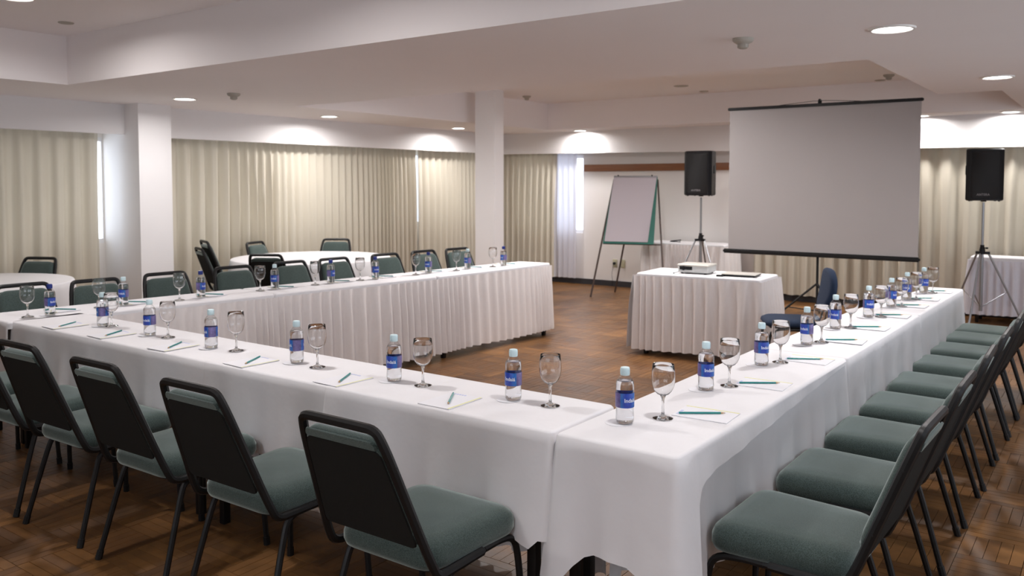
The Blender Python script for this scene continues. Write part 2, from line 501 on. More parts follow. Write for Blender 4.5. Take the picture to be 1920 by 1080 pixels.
wi = 0
for axis, ops in (('x', left_op), ('y', back_op)):
    for (s, e, z0, z1) in ops:
        wi += 1
        def P(bm, a0, a1, q0, q1, d0, d1):
            if axis == 'x': box(bm, XL - d1 + .055, XL - d0 + .055, a0, a1, q0, q1)
            else: box(bm, a0, a1, YB + d0, YB + d1, q0, q1)
        bm = bmesh.new()
        f = .045
        P(bm, s, e, z0, z0 + f, .06, .11); P(bm, s, e, z1 - f, z1, .06, .11)
        P(bm, s, s + .012, z0 + f, z1 - f, .06, .11); P(bm, e - .012, e, z0 + f, z1 - f, .06, .11)
        nm = max(1, round((e - s) / 1.1))
        for k in range(1, nm):
            c = s + (e - s) * k / nm
            P(bm, c - .02, c + .02, z0 + f, z1 - f, .06, .11)
        w = structure(mesh_obj('window_%d' % wi, bm, M_alu, smooth=False), 'bright daylight window behind the curtains')
        bm = bmesh.new(); P(bm, s + f, e - f, z0 + f, z1 - f, .083, .087)
        mesh_obj('pane', bm, M_pane, w, smooth=False)

for axis, (s, e, z0, z1), pos in (('y', (-3.4, 1.2, 1.0, 2.2), YF - .11), ('x', (1.2, 9.0, .85, 2.25), XR + .06)):  # unseen windows added behind and beside the camera for soft fill
    wi += 1
    def Q(bm, a0, a1, q0, q1, d0=0, d1=.05):
        if axis == 'y': box(bm, a0, a1, pos + d0, pos + d1, q0, q1)
        else: box(bm, pos + d0, pos + d1, a0, a1, q0, q1)
    f = .04; bm = bmesh.new()
    Q(bm, s, e, z0, z0 + f); Q(bm, s, e, z1 - f, z1); Q(bm, s, s + f, z0 + f, z1 - f); Q(bm, e - f, e, z0 + f, z1 - f)
    nm = round((e - s) / 1.5)
    for k in range(1, nm): c = s + (e - s) * k / nm; Q(bm, c - .02, c + .02, z0 + f, z1 - f)
    w = structure(mesh_obj('window_%d' % wi, bm, M_alu, smooth=False), 'wide daylight window on the camera side of the room')
    bm = bmesh.new(); Q(bm, s + f, e - f, z0 + f, z1 - f, .022, .026); mesh_obj('pane', bm, M_pane, w, smooth=False)

# baseboards
bm = bmesh.new(); box(bm, XL + .02, XR, YB - .025, YB, 0, .085); structure(mesh_obj('baseboard_back', bm, M_base, smooth=False), 'dark baseboard')
bm = bmesh.new(); box(bm, XL, XL + .02, YF, YB - .03, 0, .085); structure(mesh_obj('baseboard_left', bm, M_base, smooth=False), 'dark baseboard')

# ceiling with raised trays
xs = [XL - .2, -7.0, -1.36, -.86, 1.0, XR + .2]
ys = [YF - .2, -2.2, 3.5, 5.85, 8.45, 10.62, YB + .2]
def hgt(i, j):
    x = (xs[i] + xs[i + 1]) / 2; y = (ys[j] + ys[j + 1]) / 2
    if -7.0 < x < 1.0 and -2.2 < y < 3.5: return ZH
    if -7.0 < x < -1.36 and 5.85 < y < 10.62: return ZH
    if -7.0 < x < -.86 and 8.45 < y < 10.62: return ZH
    return ZL
bm = bmesh.new()
def quad(bm, *p): bm.faces.new([bm.verts.new(q) for q in p])
nI, nJ = len(xs) - 1, len(ys) - 1
for i in range(nI):
    for j in range(nJ):
        z = hgt(i, j); x0, x1, y0, y1 = xs[i], xs[i + 1], ys[j], ys[j + 1]
        quad(bm, (x0, y0, z), (x0, y1, z), (x1, y1, z), (x1, y0, z))
        if i + 1 < nI and hgt(i + 1, j) != z:
            z2 = hgt(i + 1, j); quad(bm, (x1, y0, z), (x1, y1, z), (x1, y1, z2), (x1, y0, z2))
        if j + 1 < nJ and hgt(i, j + 1) != z:
            z2 = hgt(i, j + 1); quad(bm, (x0, y1, z), (x1, y1, z), (x1, y1, z2), (x0, y1, z2))
quad(bm, (xs[0], ys[0], 3.0), (xs[-1], ys[0], 3.0), (xs[-1], ys[-1], 3.0), (xs[0], ys[-1], 3.0))
for a_, b_ in (((xs[0], ys[0]), (xs[-1], ys[0])), ((xs[-1], ys[0]), (xs[-1], ys[-1])), ((xs[-1], ys[-1]), (xs[0], ys[-1])), ((xs[0], ys[-1]), (xs[0], ys[0]))):
    quad(bm, (*a_, ZL), (*b_, ZL), (*b_, 3.0), (*a_, 3.0))
bmesh.ops.remove_doubles(bm, verts=bm.verts, dist=.0005)
structure(mesh_obj('ceiling', bm, M_ceil, smooth=False), 'pale plaster ceiling with raised rectangular trays')

# curtain pelmets (boxed headers)
def header(name, pts, label):
    bm = bmesh.new(); vs = [bm.verts.new(p) for p in pts]
    for f in ((0, 1, 2, 3), (7, 6, 5, 4), (0, 4, 5, 1), (1, 5, 6, 2), (2, 6, 7, 3), (3, 7, 4, 0)): bm.faces.new([vs[i] for i in f])
    bmesh.ops.recalc_face_normals(bm, faces=bm.faces)
    structure(mesh_obj(name, bm, M_header, smooth=False), label)
def header_left(name, y0, y1, zb, label):
    header(name, [(-8.25, y0, zb), (-8.25, y1, zb), (-8.25, y1, ZL), (-8.25, y0, ZL), (-8.31, y0, zb), (-8.31, y1, zb), (-8.31, y1, ZL), (-8.31, y0, ZL)], label)
header_left('trim_1', YF, 4.69, 2.075, 'white curtain pelmet left of the wall column')
header_left('trim_2', 5.05, 11.20, 2.06, 'white curtain pelmet along the long left curtain')
header('trim_3', [(-8.25, 11.15, 2.055), (XR, 11.15, 1.965), (XR, 11.15, ZL), (-8.25, 11.15, ZL), (-8.25, 11.20, 2.055), (XR, 11.20, 1.965), (XR, 11.20, ZL), (-8.25, 11.20, ZL)],
       'white curtain pelmet along the far wall')

# columns
bm = bmesh.new(); box(bm, XL, -8.0, 4.69, 5.05, 0, ZL)
o = mesh_obj('wall_column', bm, M_column, smooth=False); tag(o, kind='structure', label='square white wall column beside the long curtain')
bm = bmesh.new(); box(bm, -6.79, -6.48, 8.60, 8.80, 0, ZH)
o = mesh_obj('free_standing_column', bm, M_column, smooth=False); tag(o, kind='structure', label='slim white column standing in front of the curtains')

# wood rail on the far wall
o = bbox('wooden_wall_rail', -6.80, -4.1, YB - .03, YB - .001, 1.765, 1.87, M_rail, bev=.003)
tag(o, 'varnished wooden rail fixed along the far wall above the flipchart', 'rail')

# ------------------------------------------------------------------ curtains
def curtain(name, p0, p1, ztop, zbot, lam, amp, mat, label, seed, group='curtains on the windows'):
    rnd = random.Random(seed)
    p0, p1 = Vector(p0), Vector(p1); L = (p1 - p0).length; d = (p1 - p0) / L; n = Vector((d.y, -d.x))
    NX = int(L / .014); NZ = 12
    ph = [0]; a_ = []
    for i in range(NX + 1):
        if i: ph.append(ph[-1] + 2 * PI * (L / NX) / (lam * (1 + .3 * math.sin(i * .011 + seed) + .16 * math.sin(i * .043))))
    k1, k2 = rnd.uniform(0, 6), rnd.uniform(0, 6)
    bm = bmesh.new(); rows = []
    for j in range(NZ + 1):
        t = j / NZ; z = ztop + (zbot - ztop) * t; row = []
        for i in range(NX + 1):
            s = L * i / NX
            am = amp * (.55 + .45 * min(1, t * 3)) * (1 + .25 * math.sin(s * 2.3 + k1))
            w = math.sin(ph[i] + .5 * t * math.sin(s * 1.7 + k2))
            w = (abs(w) ** .75) * (1 if w > 0 else -1)
            w += .25 * math.sin(ph[i] * 2.1 + k1 + t)
            q = p0 + d * (s + .012 * math.sin(s * 3 + 2 * t)) + n * (am * w * .8)
            row.append(bm.verts.new((q.x, q.y, z + (.004 * math.sin(s * 5) if j == NZ else 0))))
        rows.append(row)
    for a, b in zip(rows, rows[1:]):
        for i in range(NX): bm.faces.new((a[i], a[i + 1], b[i + 1], b[i]))
    o = mesh_obj(name, bm, mat, angle=80)
    tag(o, label, 'curtain', group)
    # hem band
    return o
CX, CY = -8.43, 11.265
curtain('curtain', (CX, YF + .05), (CX, 4.52), 2.20, .05, .155, .046, M_curtain, 'cream pleated curtain at far left, beside the wall column', 1)
curtain('curtain', (CX, 5.08), (CX, 9.28), 2.20, .05, .135, .046, M_curtain, 'cream pleated curtain behind the round table, from column to bright slit', 2)
curtain('curtain', (CX, 9.302), (CX, 11.22), 2.20, .05, .135, .044, M_curtain, 'cream pleated curtain between the bright slit and the slim column', 3)
curtain('curtain', (-8.36, CY), (-7.24, CY), 2.16, .09, .14, .044, M_curtain, 'cream pleated curtain on far wall, right of the slim column', 4)
curtain('curtain', (-7.33, CY + .012), (-6.885, CY), 2.16, .09, .12, .028, M_sheer, 'sheer white curtain glowing at the window edge behind the flipchart', 5)
curtain('curtain', (-4.06, CY), (-2.0, CY), 2.14, .09, .15, .046, M_curtain, 'cream pleated curtain hanging behind the projection screen', 6)
curtain('curtain', (-1.99, CY), (XR - .02, CY), 2.12, .09, .17, .044, M_curtain, 'cream pleated curtain at far right behind the right speaker', 8)

# ------------------------------------------------------------------ ceiling fittings
def lamp_proto():
    t = empty('ceiling_light')
    bm = bmesh.new(); lathe(bm, [(.092, .012), (.092, -.002), (.100, -.010), (.112, -.008), (.116, 0), (.116, .004)], 28, False, False)
    mesh_obj('ring', bm, M_ring, t)
    bm = bmesh.new(); lathe(bm, [(.0915, .004), (.0915, -.002), (.08, -.006)], 28)
    mesh_obj('diffuser', bm, M_diff, t)
    return t
lp = lamp_proto()
for i, (x, y, z, pf, where) in enumerate(LAMPS):
    o = lp if i == 0 else copy_tree(lp)
    o.location = (x, y, z)
    tag(o, 'round recessed ceiling light near the ' + where if where else 'round recessed ceiling light, hidden from the camera', 'ceiling light', 'recessed ceiling lights')
    ld = bpy.data.lights.new('downlight', 'AREA'); ld.shape = 'DISK'; ld.size = .17
    ld.spread = R(168); ld.energy = LAMP_W * pf; ld.color = LAMP_COL
    lo = link(bpy.data.objects.new('downlight', ld)); lo.location = (0, 0, -.012); lo.parent = o

def detector(x, y, z, label):
    t = empty('smoke_detector', (x, y, z), label=label, cat='smoke detector', group='smoke detectors on the ceiling')
    bm = bmesh.new(); lathe(bm, [(.058, 0), (.058, -.012), (.050, -.022), (.034, -.030), (.030, -.032)], 22)
    mesh_obj('base', bm, M_detector, t)
    bm = bmesh.new(); lathe(bm, [(.030, -.031), (.028, -.052), (.018, -.058)], 18)
    for k in range(8):
        a = 2 * PI * k / 8
        box(bm, .027, .031, -.003, .003, -.050, -.034, Matrix.Rotation(a, 4, 'Z'))
    mesh_obj('sensor_cage', bm, M_frame if False else M_detector, t)
detector(-1.73, 4.60, ZL, 'smoke detector on the low ceiling, nearest, above the right-hand tables')
detector(-6.46, 4.70, ZL, 'smoke detector on the low ceiling between the two left lights')
detector(-6.61, 9.51, ZH, 'smoke detector just right of the top of the slim column')
detector(-2.10, 9.99, ZH, 'smoke detector in the raised ceiling above the projection screen')
def plate(x, y, z, r, label):
    bm = bmesh.new(); lathe(bm, [(r, 0), (r, -.004), (r * .85, -.008)], 22)
    o = mesh_obj('ceiling_cover_plate', bm, M_detector); o.location = (x, y, z)
    tag(o, label, 'cover plate', 'round cover plates on the ceiling')
plate(-6.40, 3.20, ZH, .055, 'flat round cover plate in the raised ceiling at upper left')
plate(-4.40, 9.64, ZH, .09, 'flat round cover plate in the raised ceiling left of the screen')
plate(-4.41, 10.36, ZH, .06, 'small flat round cover plate left of the screen, farther back')
plate(-2.29, 10.45, ZH, .06, 'small flat round cover plate above the screen top')

# ------------------------------------------------------------------ tables and cloths
def perim(quad, r=.025, step=.03):
    """sample a rounded quad (ccw). returns list of (pos, normal, side, frac, cornerness)"""
    out = []
    q = [Vector(p) for p in quad]; n = 4
    for i in range(n):
        p, a, b = q[i], q[i - 1], q[(i + 1) % n]
        din = (p - a).normalized(); dout = (b - p).normalized()
        nin = Vector((din.y, -din.x)); nout = Vector((dout.y, -dout.x))
        for k in range(7):
            t = k / 6
            s = (p - din * r) * (1 - t) ** 2 + p * 2 * t * (1 - t) + (p + dout * r) * t ** 2
            nn = (nin * (1 - t) + nout * t).normalized()
            out.append((s, nn, (i - 1) % n if t < .5 else i, 0 if t >= .5 else 1, 1.0))
        L = (b - p).length - 2 * r; m = max(2, int(L / step))
        for k in range(1, m):
            f = k / m; d = min(f, 1 - f) * L
            out.append((p + dout * (r + L * f), nout, i, f, math.exp(-(d / .07) ** 2)))
    return out

def tablecloth(quad, z, drops, label, seed, amp=.03, lam=.32, corner=.06, group='white cloths on the table rows', name='tablecloth', thick=.0, mat=None, cat='tablecloth', cdrop=.05):
    """quad ccw, drops per side (side i runs from corner i to i+1); float or function of frac"""
    rnd = random.Random(seed)
    per = perim(quad); N_ = len(per); NZ = 11
    S = [0]
    for a, b in zip(per, per[1:]): S.append(S[-1] + (b[0] - a[0]).length)
    f1, f2, f3 = rnd.uniform(0, 6), rnd.uniform(0, 6), rnd.uniform(0, 6)
    def drop(i):
        p = per[i]; s, f = p[2], p[3]
        d = drops[s](f) if callable(drops[s]) else drops[s]
        if p[4] > .98:      # blend at the corner
            o_ = (s + 1) % 4 if f == 1 else (s - 1) % 4
            g = 0 if f == 1 else 1
            d2 = drops[o_](g) if callable(drops[o_]) else drops[o_]
            d = (d + d2) / 2 if min(d, d2) > .1 else min(d, d2) if False else d
        return d
    bm = bmesh.new()
    top = [bm.verts.new((p[0].x - p[1].x * .012, p[0].y - p[1].y * .012, z + thick)) for p in per]
    bm.faces.new(top)
    rings = [top]
    rings.append([bm.verts.new((p[0].x - p[1].x * .004, p[0].y - p[1].y * .004, z + thick - .0012)) for p in per])
    rings.append([bm.verts.new((p[0].x + p[1].x * .002, p[0].y + p[1].y * .002, z + thick - .007)) for p in per])
    for j in range(1, NZ + 1):
        t = j / NZ; row = []
        for i, p in enumerate(per):
            d = drop(i); s = S[i]
            w = math.sin(2 * PI * s / lam + f1 + .8 * math.sin(s * 2.1 + f2)) * .6 + math.sin(2 * PI * s / (lam * .43) + f2) * .3 + math.sin(s * 3.3 + f3) * .35
            k = min(1, d / .35)
            off = .004 + t ** 1.3 * amp * k * (1 + w) + p[4] * corner * k * t ** 1.1
            dd = d * t * (1 + cdrop * p[4] * k) + (.006 * math.sin(s * 7 + f1) * k if j == NZ else 0)
            row.append(bm.verts.new((p[0].x + p[1].x * off, p[0].y + p[1].y * off, z + thick - .007 - max(.001, dd))))
        rings.append(row)
    for a, b in zip(rings, rings[1:]):
        for i in range(N_): bm.faces.new((a[i], b[i], b[(i + 1) % N_], a[(i + 1) % N_]))
    bmesh.ops.recalc_face_normals(bm, faces=bm.faces)
    o = mesh_obj(name, bm, mat or M_cloth, angle=60)
    tag(o, label, cat, group)
    return o

def skirt(path, z0, z1, label, seed, lam=.085, amp=.016, mat=None, group='pleated skirts on the tables', name='table_skirt', closed=False, flare=.03):
    rnd = random.Random(seed)
    P = [Vector(p) for p in path]
    if closed: P = P + [P[0]]
    pts = []
    r = .03
    for i in range(len(P) - 1):
        a, b = P[i], P[i + 1]; d = (b - a).normalized(); L = (b - a).length; n = Vector((d.y, -d.x)); m = max(2, int(L / .011))
        for k in range(m):
            pts.append([a + d * (L * k / m), n.copy()])
    pts.append([P[-1], pts[-1][1].copy()])
    # soften normals at corners
    nn = [p[1].copy() for p in pts]
    for i in range(len(pts)):
        s = Vector((0, 0))
        for k in range(-4, 5):
            q = (i + k) % len(pts) if closed else min(max(i + k, 0), len(pts) - 1)
            s += nn[q]
        pts[i][1] = s.normalized()
    k1, k2 = rnd.uniform(0, 6), rnd.uniform(0, 6)
    NZ = 9; S = 0; ph = 0; phs = [0]
    for i in range(1, len(pts)):
        ds = (pts[i][0] - pts[i - 1][0]).length; S += ds
        phs.append(phs[-1] + 2 * PI * ds / (lam * (1 + .38 * math.sin(S * 4.1 + k1) + .2 * math.sin(S * 9.7 + k2))))
    bm = bmesh.new(); rings = []
    for j in range(NZ + 1):
        t = j / NZ; row = []
        for i, (p, n) in enumerate(pts):
            w = math.sin(phs[i] + .6 * t * math.sin(i * .02 + k2)); w = (abs(w) ** .7) * (1 if w > 0 else -1)
            am = amp * (.30 + .70 * min(1, t * 2.6)) * (1 + .3 * math.sin(i * .013 + k1))
            off = .012 + amp * .5 + am * w + flare * t
            row.append(bm.verts.new((p.x + n.x * off, p.y + n.y * off, z0 + (z1 - z0) * t + (.006 * math.sin(i * .05 + k1) if j == NZ else 0))))
        rings.append(row)
    for a, b in zip(rings, rings[1:]):
        for i in range(len(a) - 1): bm.faces.new((a[i], a[i + 1], b[i + 1], b[i]))
    o = mesh_obj(name, bm, mat or M_skirt, angle=70)
    tag(o, label, 'table skirt', group)
    return o

def table(quad, z, label, inset=.05, group='folding tables in the U', legw=.018, name='folding_table'):
    q = [Vector(p) for p in quad]; c = sum(q, Vector((0, 0))) / 4
    t = empty(name, (c.x, c.y, 0), label=label, cat='table', group=group)
    bm = bmesh.new()
    lo = [bm.verts.new((p.x - c.x, p.y - c.y, z - .03)) for p in q]; hi = [bm.verts.new((p.x - c.x, p.y - c.y, z - .004)) for p in q]
    bm.faces.new(lo[::-1]); bm.faces.new(hi)
    for i in range(4): bm.faces.new((lo[i], lo[(i + 1) % 4], hi[(i + 1) % 4], hi[i]))
    bmesh.ops.transform(bm, matrix=Matrix.Diagonal((.985, .985, 1, 1)), verts=bm.verts)
    mesh_obj('tabletop', bm, M_frame, t, smooth=False)
    for p in q:
        d = (c - p); v = p + d.normalized() * inset * 1.6 - c
        bbox('leg', v.x - legw, v.x + legw, v.y - legw, v.y + legw, 0, z - .031, M_frame, t, bev=.003)
    # apron rails
    bm = bmesh.new()
    qq = [(p + (c - p).normalized() * inset * 1.6 - c) for p in q]
    for i in range(4):
        a, b = qq[i], qq[(i + 1) % 4]
        tube(bm, [(a.x, a.y, z - .06), (b.x, b.y, z - .06)], .012, 6)
    mesh_obj('apron', bm, M_frame, t)
    return t
ZT = .75
# front row (T1), quads ccw starting front-left
T1 = [(-5.33, -3.43), (-3.41, -1.495)]
fy0, fy1 = 2.305, 2.725
table([(-5.31, fy0 + .01), (-3.43, fy0 + .01), (-3.43, fy1 - .01), (-5.31, fy1 - .01)], ZT - .004, 'black-legged folding table under white cloth, left half of the near row')
table([(-3.40, fy0 + .01), (-1.51, fy0 + .01), (-1.51, fy1 - .01), (-3.40, fy1 - .01)], ZT - .004, 'black-legged folding table under white cloth, right half of the near row')
tablecloth([(-5.36, fy0), (-3.40, fy0), (-3.40, fy1), (-5.36, fy1)], ZT, [.37, .06, .03, .03], 'white cloth on the left half of the near table row', 11, amp=.022, corner=.02, cdrop=.02)
tablecloth([(-3.425, fy0 - .003), (-2.515, fy0 - .003), (-2.515, fy1), (-3.425, fy1)], ZT + .001, [.355, .05, .03, .05], 'white cloth on the middle of the near table row', 12, amp=.022, corner=.02, cdrop=.02)
tablecloth([(-2.60, fy0 - .006), (-1.497, fy0 - .006), (-1.497, fy1 + .002), (-2.60, fy1 + .002)], ZT + .002, [.36, .30, .03, .0], 'white cloth on near table row ending at the seam by the corner', 13, amp=.022, corner=.03, cdrop=.06)
skirt([(-1.55, fy1), (-5.24, fy1)], ZT - .03, .06, 'pleated white skirt hanging inside the near table row', 21)
# right row (T2)
x0, x1 = -1.475, -1.055
T2q = [[(x0, 2.305), (x1, 2.305), (x1 + .035, 4.10), (x0 + .03, 4.10)],
       [(x0 + .03, 4.115), (x1 + .035, 4.115), (x1 + .06, 5.74), (x0 + .08, 5.74)],
       [(x0 + .085, 5.755), (x1 + .06, 5.755), (-.972, 7.38), (-1.215, 7.38)]]
t2n = ['nearest third of the right-hand row', 'middle third of the right-hand row', 'far third of the right-hand row']
for k, q in enumerate(T2q):
    c = sum((Vector(p) for p in q), Vector((0, 0))) / 4
    table([tuple(c + (Vector(p) - c) * .985) for p in q], ZT - .004, 'black-legged folding table under white cloth, ' + t2n[k], inset=.045)
# long under cloths
tablecloth([(x0 + .012, 2.325), (x1 - .012, 2.325), (x1 + .033, 4.114), (x0 + .04, 4.114)], ZT, [.28, .44, .04, .04], 'long white under-cloth on the nearest third of the right-hand row', 31, amp=.017, corner=.03, cdrop=.35, lam=.19)
tablecloth(T2q[1], ZT, [.05, .46, .05, .04], 'white cloth on the middle third of the right-hand row', 32, amp=.020, corner=.01, cdrop=0)
tablecloth(T2q[2], ZT, [.05, .47, .40, .04], 'white cloth on the far third of the right-hand row', 33, amp=.020, corner=.02)
# overlay cloth with a slanting hem
tablecloth([(x0 - .006, 2.297), (x1 + .006, 2.297), (x1 + .040, 4.08), (x0 + .024, 4.08)], ZT + .0025,
           [lambda f: .36, lambda f: .10 * (1 - f) + .012 + .27 * math.exp(-(f * 1.775 / .075) ** 2), .01, .03], 'white top cloth with slanting hem on the near end of the right-hand row', 34, amp=.020, corner=.05, cdrop=.30)
skirt([(-1.235, 7.36), (x0 + .085, 5.76), (x0 + .03, 4.11), (x0, 2.76)][::-1][::-1], ZT - .03, .06, 'pleated white skirt hanging inside the right-hand row', 22)
# left row (T3)
T3q = [[(-5.335, 2.275), (-5.11, 4.05), (-5.58, 4.09), (-5.80, 2.31)],
       [(-5.108, 4.065), (-4.905, 5.66), (-5.365, 5.71), (-5.578, 4.105)],
       [(-4.903, 5.675), (-4.79, 7.32), (-5.16, 7.29), (-5.363, 5.725)]]
t3n = ['nearest third of the left-hand row', 'middle third of the left-hand row', 'far third of the left-hand row']
for k, q in enumerate(T3q):
    c = sum((Vector(p) for p in q), Vector((0, 0))) / 4
    table([tuple(c + (Vector(p) - c) * .985) for p in q], ZT - .004, 'dark-legged folding table behind the pleated skirt, ' + t3n[k], inset=.045)
    tablecloth(q, ZT, [.035, .035, .2 if k else .2, .37 if k == 0 else .03], 'white cloth on the ' + t3n[k], 41 + k, amp=.004, corner=.0, lam=.5)
tablecloth  # (rows share one skirt each)
skirt([(-5.265, 2.77), (-5.11, 4.05), (-4.905, 5.66), (-4.79, 7.32), (-5.16, 7.29)][::1], ZT - .025, .065, 'long pleated white skirt on the inside of the left-hand row', 23, lam=.095, amp=.024)

# projector table
PT = [(-3.61, 6.98), (-2.48, 7.08), (-2.50, 7.60), (-3.64, 7.56)]
c = sum((Vector(p) for p in PT), Vector((0, 0))) / 4
table([tuple(c + (Vector(p) - c) * .98) for p in PT], ZT - .004, 'small table in the middle of the U carrying the projector', group='small tables', name='projector_table')
tablecloth(PT, ZT, [.03] * 4, 'white cloth on the projector table', 51, amp=.004, corner=0, group='cloths on the small tables')
skirt(PT, ZT - .022, .055, 'pleated white skirt around the projector table', 24, lam=.105, amp=.030, closed=True, flare=.03)
# side table A behind the flipchart
TA = [(-5.47, 10.78), (-4.27, 10.78), (-4.27, 11.26), (-5.47, 11.26)]
table(TA, ZT - .004, 'side table against the far wall behind the left speaker', group='small tables', name='side_table')
tablecloth(TA, ZT, [.03] * 4, 'white cloth on the side table behind the left speaker', 52, amp=.004, corner=0, group='cloths on the small tables')
skirt(TA, ZT - .022, .05, 'pleated skirt around the side table behind the left speaker', 25, lam=.10, amp=.028, closed=True)
TB = [(-1.36, 10.80), (.40, 10.80), (.40, 11.13), (-1.36, 11.13)]
table(TB, ZT - .004, 'side table at far right behind the right speaker', group='small tables', name='side_table')
tablecloth(TB, ZT, [.05] * 4, 'white cloth on the side table at far right', 53, amp=.004, corner=0, group='cloths on the small tables')
skirt(TB, ZT - .04, .10, 'cool white pleated skirt around the far right side table', 26, lam=.115, amp=.028, closed=True, mat=M_skirt_cool, flare=.01)

# round tables
def round_table(cx, cy, r, label, clabel, seed):
    t = empty('round_table', (cx, cy, 0), label=label, cat='table', group='round tables at the left curtain')
    bm = bmesh.new(); lathe(bm, [(r - .015, ZT - .03), (r - .012, ZT - .008)], 40); mesh_obj('tabletop', bm, M_frame, t)
    for k in range(4):
        a = PI / 4 + k * PI / 2
        bm = bmesh.new(); tube(bm, [(.45 * math.cos(a), .45 * math.sin(a), 0), (.45 * math.cos(a), .45 * math.sin(a), ZT - .031)], .016, 8)
        mesh_obj('leg', bm, M_frame, t)
    rnd = random.Random(seed); f1 = rnd.uniform(0, 6)
    bm = bmesh.new(); n = 180; rings = []
    for (rr, z) in ((r - .012, ZT), (r - .003, ZT - .002), (r + .002, ZT - .008)):
        rings.append([bm.verts.new((rr * math.cos(2 * PI * k / n), rr * math.sin(2 * PI * k / n), z)) for k in range(n)])
    bm.faces.new(rings[0])
    for j in range(1, 13):
        t_ = j / 12; row = []
        for k in range(n):
            a = 2 * PI * k / n
            w = math.sin(a * 17 + f1 + .8 * math.sin(a * 3)) * .7 + math.sin(a * 29 + 2 * f1) * .3
            rr = r + .006 + (t_ ** .9) * (.03 + .045 * w)
            row.append(bm.verts.new((rr * math.cos(a), rr * math.sin(a), ZT - .008 - t_ * .66)))
        rings.append(row)
    for a, b in zip(rings, rings[1:]):
        for k in range(n): bm.faces.new((a[k], b[k], b[(k + 1) % n], a[(k + 1) % n]))
    bmesh.ops.recalc_face_normals(bm, faces=bm.faces)
    o = mesh_obj('round_tablecloth', bm, M_cloth, angle=60); o.location = (cx, cy, .0)
    tag(o, clabel, 'tablecloth', 'white cloths on the round tables')
round_table(-7.32, 6.32, .87, 'round banquet table in front of the long curtain', 'white round tablecloth in front of the long curtain', 3)
round_table(-7.74, 2.99, .80, 'round banquet table at the left edge, by the wall column', 'white round tablecloth at the left edge of the room', 4)

